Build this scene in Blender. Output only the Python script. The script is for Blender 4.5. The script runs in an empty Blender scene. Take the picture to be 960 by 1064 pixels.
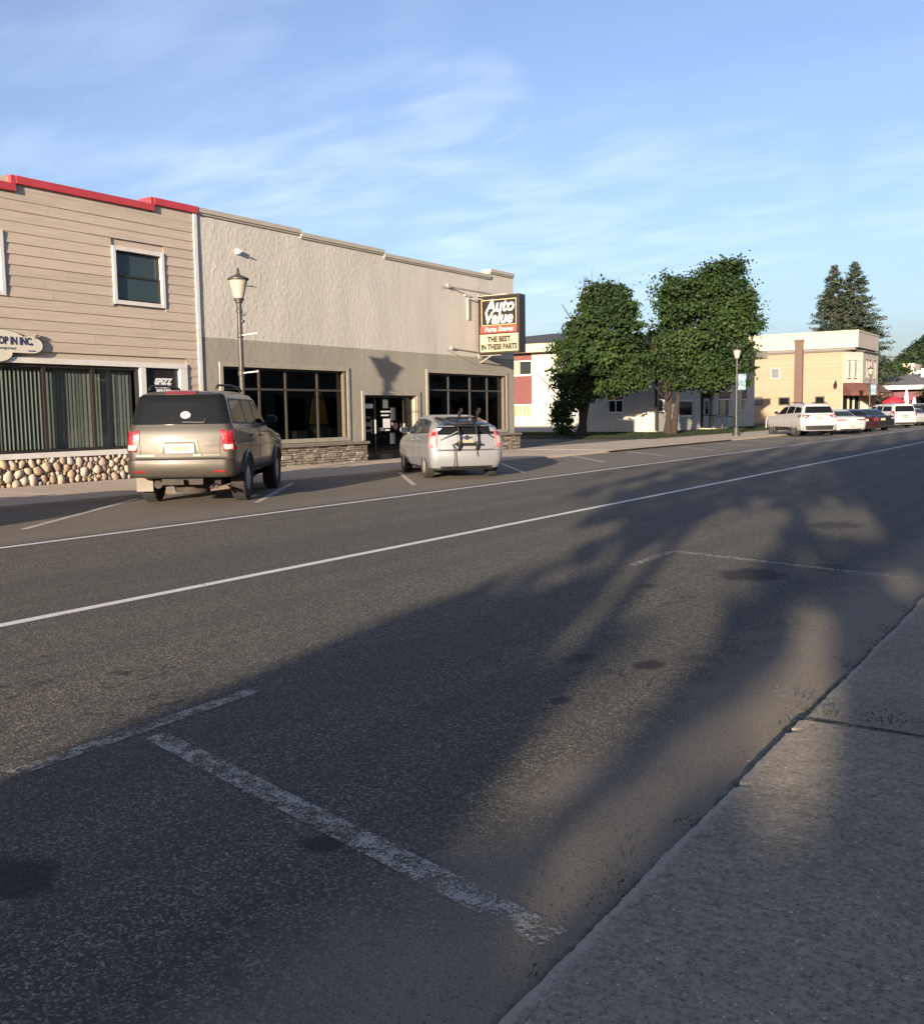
import bpy, bmesh, math, random
import numpy as np
from mathutils import Vector, Matrix, noise
from mathutils.bvhtree import BVHTree

R = math.radians
scene = bpy.context.scene
COL = scene.collection
rng = np.random.default_rng(7)
random.seed(7)

# ------------------------------------------------------------------ camera
W0, H0, F0 = 960.0, 1064.0, 1030.0
YAW, PITCH, ROLL, CAMH = R(33.3647), R(5.6775), R(-0.85), 1.5
SUN = Vector((-0.274, 1.0, -0.178))          # direction the light travels
_F = Vector((-math.sin(YAW) * math.cos(PITCH), math.cos(YAW) * math.cos(PITCH), -math.sin(PITCH)))
_R = Vector((math.cos(YAW), math.sin(YAW), 0))
_U = _R.cross(_F)
CR = _R * math.cos(ROLL) + _U * math.sin(ROLL)
CU = _U * math.cos(ROLL) - _R * math.sin(ROLL)
cam_d = bpy.data.cameras.new('camera')
cam = bpy.data.objects.new('camera', cam_d)
COL.objects.link(cam)
m3 = Matrix((CR, CU, -_F)).transposed()
cam.matrix_world = Matrix.Translation((0, 0, CAMH)) @ m3.to_4x4()
cam_d.sensor_fit = 'HORIZONTAL'
cam_d.sensor_width = 36.0
cam_d.lens = 36.0 * F0 / W0
cam_d.clip_end = 5000
cam_d.clip_start = 0.05
scene.camera = cam

# ------------------------------------------------------------------ materials
MATS = {}
class NT:
    def __init__(s, name):
        s.m = bpy.data.materials.new(name); s.m.use_nodes = True
        s.t = s.m.node_tree; s.n = s.t.nodes; s.l = s.t.links
        s.b = s.n['Principled BSDF']; s.out = s.n['Material Output']
    def node(s, typ, **kw):
        nd = s.n.new(typ)
        for k, v in kw.items():
            if k.startswith('i_'):
                key = k[2:]; key = int(key) if key.isdigit() else key.replace('_', ' ')
                nd.inputs[key].default_value = v
            else: setattr(nd, k, v)
        return nd
    def link(s, a, b): s.l.new(a, b)
    def coord(s, scale=(1, 1, 1), kind='pos'):
        if kind == 'pos':
            g = s.node('ShaderNodeNewGeometry').outputs['Position']
        else:
            g = s.node('ShaderNodeTexCoord').outputs['Object']
        mp = s.node('ShaderNodeMapping'); mp.inputs['Scale'].default_value = scale
        s.link(g, mp.inputs['Vector']); return mp.outputs['Vector']
    def noise(s, vec, scale, detail=4, rough=.55, dist=0.0):
        n = s.node('ShaderNodeTexNoise'); n.inputs['Scale'].default_value = scale
        n.inputs['Detail'].default_value = detail; n.inputs['Roughness'].default_value = rough
        n.inputs['Distortion'].default_value = dist
        s.link(vec, n.inputs['Vector']); return n.outputs['Fac']
    def vor(s, vec, scale, out='Distance', feature='F1'):
        n = s.node('ShaderNodeTexVoronoi'); n.feature = feature; n.inputs['Scale'].default_value = scale
        s.link(vec, n.inputs['Vector']); return n.outputs[out]
    def ramp(s, fac, stops):
        r = s.node('ShaderNodeValToRGB'); e = r.color_ramp.elements
        while len(e) < len(stops): e.new(0.5)
        for i, (p, c) in enumerate(stops):
            e[i].position = p
            e[i].color = (c, c, c, 1) if isinstance(c, (int, float)) else (*c, 1)
        s.link(fac, r.inputs['Fac']); return r.outputs['Color']
    def mix(s, fac, a, b, mode='MIX'):
        x = s.node('ShaderNodeMix'); x.data_type = 'RGBA'; x.blend_type = mode
        for v, idx in ((fac, 0), (a, 6), (b, 7)):
            if isinstance(v, (int, float)): x.inputs[idx].default_value = v
            elif isinstance(v, tuple): x.inputs[idx].default_value = (*v, 1)
            else: s.link(v, x.inputs[idx])
        return x.outputs[2]
    def math(s, op, a, b=0.0, c=None):
        x = s.node('ShaderNodeMath'); x.operation = op
        for i, v in enumerate((a, b, c)):
            if v is None: continue
            if isinstance(v, (int, float)): x.inputs[i].default_value = v
            else: s.link(v, x.inputs[i])
        return x.outputs[0]
    def bump(s, h, strength=.5, dist=.01, normal=None):
        b = s.node('ShaderNodeBump'); b.inputs['Strength'].default_value = strength
        b.inputs['Distance'].default_value = dist
        s.link(h, b.inputs['Height'])
        if normal is not None: s.link(normal, b.inputs['Normal'])
        return b.outputs['Normal']
    def base(s, c):
        if isinstance(c, tuple): s.b.inputs['Base Color'].default_value = (*c, 1)
        else: s.link(c, s.b.inputs['Base Color'])
    def set(s, **kw):
        for k, v in kw.items(): s.b.inputs[k.replace('_', ' ')].default_value = v
    def normal(s, n): s.link(n, s.b.inputs['Normal'])
    def xyz(s, vec):
        x = s.node('ShaderNodeSeparateXYZ'); s.link(vec, x.inputs[0]); return x.outputs

def plain(name, c, rough=.6, metal=0.0, var=.12, vs=6.0, bump=0.0, bs=60.0, coat=0.0, spec=.5):
    """paint / metal / plastic with slight dirt variation"""
    if name in MATS: return MATS[name]
    t = NT(name); v = t.coord(kind='obj')
    n = t.noise(v, vs, 5, .6)
    col = t.mix(t.ramp(n, [(.3, 0.0), (.72, 1.0)]), tuple(x * (1 - var) for x in c), tuple(min(1, x * (1 + var)) for x in c))
    t.base(col); t.set(Roughness=rough, Metallic=metal)
    t.b.inputs['Specular IOR Level'].default_value = spec
    if coat: t.set(Coat_Weight=coat, Coat_Roughness=.03)
    if bump: t.normal(t.bump(t.noise(v, bs, 4), bump, .01))
    MATS[name] = t.m; return t.m

def car_paint(name, c, metal=.0, rough=.35, dirt=.25):
    t = NT(name); v = t.coord(kind='obj')
    z = t.xyz(v)[2]
    n = t.noise(v, 5, 5, .65)
    low = t.math('SUBTRACT', 1.0, t.ramp(z, [(.2, 0.0), (.8, 1.0)]))
    d = t.math('MULTIPLY', t.math('ADD', t.math('MULTIPLY', low, .8), .15), t.math('MULTIPLY', n, dirt * 1.6))
    t.base(t.mix(d, c, (.16, .14, .11)))
    t.set(Metallic=metal, Coat_Weight=.7, Coat_Roughness=.06)
    fl = t.vor(v, 900, 'Color')
    t.link(t.math('ADD', t.math('MULTIPLY', d, .6), rough), t.b.inputs['Roughness'])
    return t.m

def glass_dark(name, c=(.008, .009, .01), rough=.04):
    t = NT(name); v = t.coord(kind='obj')
    t.base(c); t.set(Roughness=rough); t.b.inputs['IOR'].default_value = 1.36; t.b.inputs['Specular IOR Level'].default_value = .22
    t.normal(t.bump(t.noise(v, 1.3, 2), .04, .05))
    return t.m

def pane(name, tint=(.75, .85, .8), refl=1.45, wav=.05):
    """see-through window pane: transparent, with fresnel mirror"""
    t = NT(name); v = t.coord()
    tr = t.node('ShaderNodeBsdfTransparent'); tr.inputs[0].default_value = (*tint, 1)
    gl = t.node('ShaderNodeBsdfGlossy'); gl.inputs['Roughness'].default_value = .015
    lw = t.node('ShaderNodeLayerWeight'); lw.inputs['Blend'].default_value = .5
    fr = t.node('ShaderNodeMath'); fr.operation = 'MULTIPLY_ADD'; fr.inputs[1].default_value = .9; fr.inputs[2].default_value = .05
    t.link(t.math('POWER', lw.outputs['Facing'], 4.5), fr.inputs[0])
    nb = t.bump(t.noise(v, 1.1, 2), wav, .08)
    t.link(nb, gl.inputs['Normal'])
    mx = t.node('ShaderNodeMixShader')
    t.link(fr.outputs[0], mx.inputs[0]); t.link(tr.outputs[0], mx.inputs[1]); t.link(gl.outputs[0], mx.inputs[2])
    t.link(mx.outputs[0], t.out.inputs['Surface'])
    return t.m

# asphalt -----------------------------------------------------------------
def ellipse_mask(t, x, y, cx, cy, rx, ry, warp):
    dx = t.math('DIVIDE', t.math('SUBTRACT', x, cx), rx); dy = t.math('DIVIDE', t.math('SUBTRACT', y, cy), ry)
    d = t.math('SQRT', t.math('ADD', t.math('MULTIPLY', dx, dx), t.math('MULTIPLY', dy, dy)))
    d = t.math('ADD', d, t.math('MULTIPLY', t.math('SUBTRACT', warp, .5), 1.3))
    mr = t.node('ShaderNodeMapRange'); mr.interpolation_type = 'SMOOTHSTEP'
    mr.inputs['From Min'].default_value = .6; mr.inputs['From Max'].default_value = 1.15
    mr.inputs['To Min'].default_value = 1; mr.inputs['To Max'].default_value = 0
    t.link(d, mr.inputs['Value']); return mr.outputs[0]

def asphalt(name, dusty=True):
    t = NT(name); p = t.coord(); x, y, z = t.xyz(p)
    stone = t.vor(p, 112, 'Color'); sd = t.vor(p, 112, 'Distance')
    st = t.node('ShaderNodeSeparateColor'); t.link(stone, st.inputs[0])
    r1, r2 = st.outputs[0], st.outputs[1]
    big = t.noise(p, .35, 5, .6); mid = t.noise(p, 3.0, 5, .65); fine = t.noise(p, 240, 3, .6)
    basec = t.mix(t.ramp(mid, [(.3, 0.0), (.7, 1.0)]), (.073, .0645, .049), (.118, .1045, .080))
    basec = t.mix(t.ramp(big, [(.35, 0.0), (.7, .5)]), basec, (.14, .126, .090))
    c = t.mix(t.ramp(r1, [(.0, 0.0), (.48, 0.0), (.82, .5), (.93, 1.0)]), t.mix(.55, basec, (.024, .0235, .018)), t.mix(t.ramp(r2, [(0, 0.0), (1, 1.0)]), (.19, .170, .13), (.37, .33, .265)))
    rare = t.math('MULTIPLY', t.ramp(r2, [(.0, 0.0), (.945, 0.0), (.955, 1.0)]), t.ramp(sd, [(.25, 1.0), (.45, 0.0)]))
    c = t.mix(rare, c, (.42, .40, .37))
    c = t.mix(t.ramp(fine, [(.3, .35), (.6, 0.0)]), c, (.018, .017, .016))
    tyre = t.noise(t.coord((1.1, .03, 1)), 1.4, 4, .6)
    c = t.mix(t.ramp(tyre, [(.42, .38), (.58, 0.0)]), c, (.05, .046, .042))
    # cracks that wander along the road
    cv = t.coord((.9, .22, 1)); wob = t.noise(cv, 1.2, 5, .6)
    cr = t.math('ABSOLUTE', t.math('SUBTRACT', wob, .5))
    crk = t.math('MULTIPLY', t.ramp(cr, [(0, 1.0), (.0035, 0.0)]), t.ramp(t.noise(p, .5, 2), [(.55, 0.0), (.62, 1.0)]))
    c = t.mix(crk, c, (.012, .011, .011))
    # oil drips where cars stand
    warp = t.noise(p, 7, 4, .6); warp2 = t.noise(p, 2.4, 4, .6)
    for (cx, cy, rx, ry, k) in ((-2.72, 8.9, .33, .40, .9), (-2.68, 5.36, .10, .15, .6), (-2.25, 5.4, .10, .12, .95), (-2.05, 5.7, .12, .12, .5),
                                (-2.28, 2.52, .10, .07, .8), (-3.0, 1.78, .22, .16, .8), (-2.36, 4.5, .06, .08, .8), (-2.95, 13.2, .35, .5, .7),
                                (-2.2, 9.6, .22, .3, .45), (-3.3, 7.9, .10, .12, .6), (-14.3, 26.4, .5, .5, .6), (-14.2, 31.0, .5, .6, .6), (-14.4, 14.0, .6, .5, .6), (-13.9, 8.2, .7, .35, .6)):
        c = t.mix(t.math('MULTIPLY', ellipse_mask(t, x, y, cx, cy, rx, ry, warp), k), c, (.014, .013, .013))
    if dusty:   # silt washed along the kerb, and the slightly browner parking lane
        g = t.node('ShaderNodeMapRange'); g.interpolation_type = 'SMOOTHSTEP'
        g.inputs['From Min'].default_value = -2.15; g.inputs['From Max'].default_value = -1.45
        t.link(t.math('ADD', x, t.math('MULTIPLY', t.math('SUBTRACT', warp2, .5), .75)), g.inputs['Value'])
        silt = t.mix(t.noise(p, 60, 4, .7), (.205, .174, .132), (.285, .242, .182))
        silt = t.mix(t.ramp(t.vor(p, 55, 'Distance'), [(.12, 1.0), (.22, 0.0)]), silt, (.05, .045, .04))
        c = t.mix(t.math('MULTIPLY', g.outputs[0], .82), c, silt)
        g2 = t.node('ShaderNodeMapRange'); g2.inputs['From Min'].default_value = -11.4; g2.inputs['From Max'].default_value = -11.0
        g2.inputs['To Min'].default_value = 1; g2.inputs['To Max'].default_value = 0
        t.link(x, g2.inputs['Value'])
        c = t.mix(t.math('MULTIPLY', g2.outputs[0], .5), c, (.22, .188, .144))
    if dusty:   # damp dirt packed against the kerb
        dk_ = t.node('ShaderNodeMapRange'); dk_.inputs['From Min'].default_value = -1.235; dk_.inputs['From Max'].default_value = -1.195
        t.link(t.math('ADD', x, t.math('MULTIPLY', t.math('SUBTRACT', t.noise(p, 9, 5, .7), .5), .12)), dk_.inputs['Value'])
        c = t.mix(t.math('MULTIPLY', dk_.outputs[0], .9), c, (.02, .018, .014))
    t.base(c)
    h = t.math('ADD', t.math('MULTIPLY', t.ramp(sd, [(0, 1.0), (.5, 0.0)]), r1), t.math('MULTIPLY', fine, .5))
    h = t.math('ADD', h, t.math('MULTIPLY', mid, .8))
    t.normal(t.bump(h, .75, .006))
    t.set(Roughness=.82); t.b.inputs['Specular IOR Level'].default_value = .35
    return t.m

def concrete(name, c0, c1, speck=.5, speckcol=(.07, .065, .06), scale=1.0, rough=.9, stain=.3):
    t = NT(name); p = t.coord()
    big = t.noise(p, .8 * scale, 5, .65); mid = t.noise(p, 14 * scale, 5, .7); fine = t.noise(p, 160, 3, .6)
    c = t.mix(t.ramp(mid, [(.3, 0.0), (.7, 1.0)]), c0, c1)
    c = t.mix(t.math('MULTIPLY', t.ramp(big, [(.42, 0.0), (.7, 1.0)]), stain), c, tuple(x * .55 for x in c0))
    wv = t.node('ShaderNodeVectorMath'); wv.operation = 'MULTIPLY_ADD'; nn = t.node('ShaderNodeTexNoise'); nn.inputs['Scale'].default_value = 60; nn.inputs['Detail'].default_value = 3
    t.link(p, nn.inputs['Vector']); t.link(nn.outputs['Color'], wv.inputs[0]); wv.inputs[1].default_value = (.022, .022, .0); t.link(p, wv.inputs[2]); pw = wv.outputs[0]
    v = t.vor(pw, 85, 'Color'); vd = t.vor(pw, 85, 'Distance')
    s = t.node('ShaderNodeSeparateColor'); t.link(v, s.inputs[0])
    n45 = t.noise(p, 45, 6, .75); c = t.mix(t.ramp(n45, [(.34, .75), (.5, 0.0)]), c, tuple(x * .42 for x in c0)); c = t.mix(t.ramp(n45, [(.54, 0.0), (.72, .7)]), c, tuple(min(1, x * 1.35) for x in c1))
    dk = t.math('MULTIPLY', t.ramp(s.outputs[0], [(.62, 0.0), (.72, 1.0)]), t.ramp(vd, [(.1, 1.0), (.5, 0.0)]))
    c = t.mix(t.math('MULTIPLY', dk, speck), c, speckcol)
    lt = t.math('MULTIPLY', t.ramp(s.outputs[1], [(.93, 0.0), (.96, 1.0)]), t.ramp(vd, [(.2, 1.0), (.4, 0.0)]))
    c = t.mix(t.math('MULTIPLY', lt, speck * 1.3), c, tuple(min(1, x * 1.9) for x in c1))
    c = t.mix(t.ramp(fine, [(.3, .25), (.55, 0.0)]), c, speckcol)
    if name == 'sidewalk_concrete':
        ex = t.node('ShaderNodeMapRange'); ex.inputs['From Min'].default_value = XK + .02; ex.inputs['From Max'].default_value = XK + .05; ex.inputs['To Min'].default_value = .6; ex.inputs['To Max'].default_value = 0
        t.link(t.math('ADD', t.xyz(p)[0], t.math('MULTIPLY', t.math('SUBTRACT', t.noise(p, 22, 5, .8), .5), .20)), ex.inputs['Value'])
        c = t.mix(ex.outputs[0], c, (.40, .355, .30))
    t.base(c); t.set(Roughness=rough); t.b.inputs['Specular IOR Level'].default_value = .25
    t.normal(t.bump(t.math('ADD', t.math('MULTIPLY', mid, .6), t.math('ADD', fine, t.math('MULTIPLY', dk, -.8))), .6, .004))
    return t.m

def paint_line(name, c, keep, scale=40.0):
    """worn road paint: paint left in patches, bare between"""
    t = NT(name); p = t.coord()
    n = t.noise(p, scale, 5, .75); n2 = t.noise(p, scale * .12, 3, .6)
    a = t.math('ADD', n, t.math('MULTIPLY', t.math('SUBTRACT', n2, .5), .5))
    al = t.ramp(a, [(max(0, keep - .04), 1.0), (keep + .04, 0.0)])
    t.base(t.mix(n2, tuple(x * .8 for x in c), c)); t.set(Roughness=.75)
    t.normal(t.bump(t.vor(p, 85, 'Distance'), .5, .004))
    tr = t.node('ShaderNodeBsdfTransparent'); mx = t.node('ShaderNodeMixShader')
    t.link(al, mx.inputs[0]); t.link(tr.outputs[0], mx.inputs[1]); t.link(t.b.outputs[0], mx.inputs[2])
    t.link(mx.outputs[0], t.out.inputs['Surface'])
    return t.m

def leaf_mat(name, c0, c1, trans=.25):
    t = NT(name)
    at = t.node('ShaderNodeAttribute'); at.attribute_name = 'rnd'
    c = t.mix(at.outputs['Fac'], c0, c1)
    t.base(c); t.set(Roughness=.62); t.b.inputs['Specular IOR Level'].default_value = .15
    tl = t.node('ShaderNodeBsdfTranslucent'); t.link(t.mix(.5, c, (.10, .16, .02)), tl.inputs['Color'])
    mx = t.node('ShaderNodeMixShader'); mx.inputs[0].default_value = trans
    t.link(t.b.outputs[0], mx.inputs[1]); t.link(tl.outputs[0], mx.inputs[2]); t.link(mx.outputs[0], t.out.inputs['Surface'])
    return t.m

def facecol(name, rough=.85, bump=.5, bs=30, dirt=.25):
    """masonry whose stones carry their own colour"""
    t = NT(name); p = t.coord()
    at = t.node('ShaderNodeAttribute'); at.attribute_name = 'Col'
    n = t.noise(p, bs, 5, .7); n2 = t.noise(p, bs * .25, 4, .6)
    c = t.mix(t.math('MULTIPLY', t.ramp(n, [(.35, 1.0), (.65, 0.0)]), dirt), at.outputs['Color'], (.08, .065, .05))
    c = t.mix(t.ramp(n2, [(.4, 0.0), (.8, .35)]), c, (.5, .43, .34))
    t.base(c); t.set(Roughness=rough); t.b.inputs['Specular IOR Level'].default_value = .2
    t.normal(t.bump(t.math('ADD', n, n2), bump, .01))
    return t.m

def stucco(name, c0, c1):
    t = NT(name); p = t.coord((1, 1, .75))
    n1 = t.noise(p, 7, 4, .55, .3); n2 = t.noise(p, 28, 4, .6); n3 = t.noise(t.coord((1, .9, .22)), 1.2, 5, .65)
    ridge = t.math('ABSOLUTE', t.math('SUBTRACT', n1, .5))
    c = t.mix(t.ramp(n3, [(.35, 0.0), (.7, 1.0)]), c0, c1)
    c = t.mix(t.ramp(n2, [(.2, .3), (.45, 0.0)]), c, tuple(x * .6 for x in c0))
    sp = t.noise(t.coord(), 34, 5, .8); c = t.mix(t.ramp(sp, [(.33, .55), (.43, 0.0)]), c, tuple(x * .5 for x in c0))
    st_ = t.noise(t.coord((2.2, 2.2, .12)), 1.6, 5, .7); c = t.mix(t.ramp(st_, [(.56, 0.0), (.72, .28)]), c, tuple(x * .62 for x in c0))
    t.base(c); t.set(Roughness=.85); t.b.inputs['Specular IOR Level'].default_value = .25
    t.normal(t.bump(n2, .35, .02))
    return t.m

def clapboard(name, c, rough=.6):
    t = NT(name); p = t.coord((3, .55, 9)); q = t.coord()
    at = t.node('ShaderNodeAttribute'); at.attribute_name = 'Col'
    n = t.noise(p, 2, 5, .6); n2 = t.noise(q, 45, 4, .7)
    k = t.mix(t.ramp(n, [(.3, 0.0), (.75, 1.0)]), tuple(x * .86 for x in c), tuple(x * 1.08 for x in c))
    k = t.mix(1.0, k, at.outputs['Color'], 'MULTIPLY')
    k = t.mix(t.ramp(n2, [(.25, .3), (.5, 0.0)]), k, tuple(x * .6 for x in c))
    t.base(k); t.set(Roughness=rough)
    t.normal(t.bump(t.math('ADD', t.noise(t.coord((1, 1.2, 26)), 6, 4, .6), n2), .25, .004))
    return t.m

def grassmat(name):
    t = NT(name); p = t.coord()
    n = t.noise(p, .7, 5, .6); f = t.noise(p, 60, 4, .7)
    c = t.mix(t.ramp(n, [(.3, 0.0), (.7, 1.0)]), (.018, .030, .009), (.034, .046, .014))
    c = t.mix(t.ramp(f, [(.3, .6), (.6, 0.0)]), c, (.015, .022, .006))
    t.base(c); t.set(Roughness=.9); t.normal(t.bump(f, 1.0, .05)); return t.m

M = {}
XK = -1.178
M['asphalt'] = asphalt('road_asphalt')
M['alley'] = asphalt('alley_asphalt', False)
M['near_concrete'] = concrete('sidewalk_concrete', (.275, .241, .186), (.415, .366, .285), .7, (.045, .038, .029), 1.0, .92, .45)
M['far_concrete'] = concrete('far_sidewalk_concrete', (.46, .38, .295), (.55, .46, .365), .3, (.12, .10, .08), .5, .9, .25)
M['crack'] = plain('crack_soil', (.025, .022, .018), .95)
M['line'] = paint_line('lane_paint', (.74, .72, .68), .66, 30)
M['stall_far'] = paint_line('stall_paint', (.55, .50, .43), .60, 26)
M['stall_near'] = paint_line('worn_stall_paint', (.50, .47, .385), .485, 110)
M['stall_faint'] = paint_line('faded_stall_paint', (.44, .415, .34), .485, 95)
M['soil'] = grassmat('verge_ground')
M['siding'] = clapboard('beige_clapboard', (.47, .393, .318))
M['tan_siding'] = clapboard('tan_clapboard', (.30, .215, .14))
M['grey_siding'] = clapboard('grey_beige_clapboard', (.42, .375, .32))
M['cream_siding'] = clapboard('cream_clapboard', (.42, .37, .285))
M['stucco_up'] = stucco('upper_stucco', (.47, .44, .385), (.56, .525, .465))
M['stucco_low'] = stucco('lower_stucco', (.265, .247, .20), (.33, .308, .25))
M['white_block'] = stucco('white_painted_block', (.40, .375, .325), (.46, .435, .385))
M['trim'] = plain('white_trim', (.60, .58, .55), .5, 0, .08, 3)
M['stucco_trim'] = plain('grey_beige_trim', (.38, .345, .285), .6, 0, .08, 3)
M['casing'] = plain('window_casing_paint', (.30, .275, .225), .6, 0, .1, 3)
M['red_cap'] = plain('red_coping_metal', (.42, .045, .055), .45, 0, .1, 2)
M['maroon'] = plain('maroon_panel', (.15, .048, .043), .6, 0, .1, 2)
M['maroon_wall'] = plain('maroon_board', (.13, .045, .055), .7, 0, .12, 2)
M['black_metal'] = plain('black_metal', (.012, .012, .013), .4, 0, .2, 5)
M['rubber'] = plain('tyre_rubber', (.022, .021, .02), .85, 0, .3, 9, .4, 80)
M['dark_plastic'] = plain('dark_plastic', (.018, .018, .02), .55, 0, .2, 9)
M['under'] = plain('underbody_grime', (.02, .018, .015), .85, 0, .3, 8)
M['alloy'] = plain('alloy_rim', (.36, .355, .34), .35, .25, .1, 8)
M['dark_alloy'] = plain('dark_alloy', (.13, .125, .12), .4, .3, .15, 8)
M['chrome'] = plain('chrome', (.42, .41, .39), .3, 1.0, .05, 8)
M['carglass'] = glass_dark('car_glass')
M['sky_glass'] = glass_dark('sash_glass', (.030, .045, .05), .03)
M['sky_glass'].node_tree.nodes['Principled BSDF'].inputs['Specular IOR Level'].default_value = .9
M['carglass_blue'] = glass_dark('car_glass_blue', (.02, .028, .036), .03)
M['tailred'] = plain('red_lens', (.20, .012, .014), .12, 0, .25, 22, 0, 0, 1.0)
M['tailclear'] = plain('clear_lens', (.36, .31, .30), .12, 0, .1, 20, 0, 0, 1.0)
M['tailpink'] = plain('pale_red_lens', (.38, .15, .15), .12, 0, .2, 20, 0, 0, 1.0)
M['plate'] = plain('plate_white', (.27, .245, .19), .45, 0, .08, 20)
M['plate_mark'] = plain('plate_marks', (.42, .27, .06), .5)
M['sticker'] = plain('white_sticker', (.42, .40, .36), .5, 0, .06, 20)
M['paper'] = plain('white_paper', (.62, .63, .64), .7, 0, .1, 14)
M['paper_dim'] = plain('dim_paper', (.13, .135, .14), .7, 0, .3, 20)
M['pane'] = pane('window_pane', (.82, .88, .85), 1.5)
M['pane_dark'] = pane('tinted_pane', (.16, .17, .17), 1.5)
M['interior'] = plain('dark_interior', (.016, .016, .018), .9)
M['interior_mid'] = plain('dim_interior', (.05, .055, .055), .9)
M['blind'] = plain('vertical_blind', (.14, .147, .136), .75, 0, .08, 4)
M['frame'] = plain('bronze_frame', (.035, .03, .026), .45, .3, .15, 5)
M['mullion'] = plain('grey_mullion', (.075, .068, .06), .45, .4, .15, 5)
M['wood_sill'] = plain('wood_jamb', (.115, .095, .07), .6, 0, .15, 8)
M['cobble'] = facecol('cobble_stone', .75, .35, 40, .25)
M['ledge'] = facecol('ledgestone', .9, .8, 45, .35)
M['cap'] = plain('stone_cap', (.17, .15, .125), .85, 0, .2, 6, .5, 40)
M['mortar'] = plain('mortar', (.12, .098, .075), .95, 0, .2, 20, .5, 60)
M['sign_black'] = plain('sign_black', (.016, .013, .013), .35, 0, .2, 8)
M['sign_white'] = plain('sign_white', (.48, .46, .41), .45, 0, .05, 8)
M['sign_cream'] = plain('sign_cream', (.38, .32, .21), .5, 0, .06, 4)
M['sign_red'] = plain('sign_red', (.42, .055, .045), .45, 0, .12, 6)
M['sign_gold'] = plain('sign_gold', (.55, .42, .20), .45)
M['sign_navy'] = plain('sign_navy', (.03, .035, .09), .5)
M['oval'] = plain('oval_sign_board', (.60, .56, .46), .6, 0, .08, 6)
M['oval_edge'] = plain('oval_sign_edge', (.24, .20, .17), .6)
M['post'] = plain('lamp_post_metal', (.062, .058, .052), .5, .4, .2, 5)
M['lantern'] = plain('lantern_glass', (.36, .33, .28), .25, 0, .08, 8)
M['banner'] = None
M['roof_dark'] = plain('dark_roof_felt', (.045, .045, .048), .9, 0, .2, 2, .5, 30)
M['roof_grey'] = plain('grey_roof', (.13, .125, .125), .85, 0, .3, 1.2, .4, 20)
M['cream'] = plain('cream_fascia', (.40, .355, .27), .6, 0, .06, 1)
M['cream_far'] = plain('cream_block', (.46, .41, .33), .7, 0, .08, .5)
M['awning'] = plain('brown_awning', (.125, .05, .035), .8, 0, .12, 1.5)
M['curtain'] = plain('cream_curtain', (.48, .40, .27), .8, 0, .12, 6)
M['bark'] = plain('bark', (.03, .021, .016), .95, 0, .35, 9, 1.0, 25)
M['leaf'] = leaf_mat('maple_leaf', (.013, .027, .009), (.046, .078, .024), .14)
M['leaf_b'] = leaf_mat('shrub_leaf', (.020, .036, .010), (.045, .068, .02), .15)
M['needle'] = leaf_mat('spruce_needle', (.035, .048, .030), (.085, .10, .068), .1)
M['hill_leaf'] = leaf_mat('hill_tree_leaf', (.018, .035, .016), (.05, .072, .03), .1)
M['red_cloth'] = plain('red_umbrella_cloth', (.42, .02, .035), .7, 0, .12, 2)
M['white_cloth'] = plain('white_umbrella_cloth', (.70, .66, .64), .7, 0, .08, 3)

def brickmat(name, c0, c1, mort):
    t = NT(name); g = t.node('ShaderNodeNewGeometry').outputs['Position']
    x, y, z = t.xyz(g)
    cb = t.node('ShaderNodeCombineXYZ'); t.link(t.math('ADD', x, y), cb.inputs[0]); t.link(z, cb.inputs[1])
    b = t.node('ShaderNodeTexBrick'); t.link(cb.outputs[0], b.inputs['Vector'])
    b.inputs['Color1'].default_value = (*c0, 1); b.inputs['Color2'].default_value = (*c1, 1); b.inputs['Mortar'].default_value = (*mort, 1)
    b.inputs['Scale'].default_value = 1; b.inputs['Mortar Size'].default_value = .01
    b.inputs['Brick Width'].default_value = .22; b.inputs['Row Height'].default_value = .075
    n = t.noise(t.coord(), 4, 4)
    t.base(t.mix(t.ramp(n, [(.35, 0.0), (.8, .45)]), b.outputs['Color'], (.12, .08, .06)))
    t.set(Roughness=.9); return t.m
M['brick'] = brickmat('chimney_brick', (.125, .066, .048), (.095, .052, .04), (.12, .10, .085))

def bannermat():
    t = NT('lamp_banner_cloth'); v = t.coord(kind='obj')
    z = t.xyz(v)[2]; n = t.noise(v, 7, 4, .6, .6)
    c = t.mix(t.ramp(n, [(.38, 0.0), (.5, .6), (.66, 1.0)]), (.05, .11, .16), (.26, .35, .38))
    t.base(c); t.set(Roughness=.7); return t.m
M['banner'] = bannermat()

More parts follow.
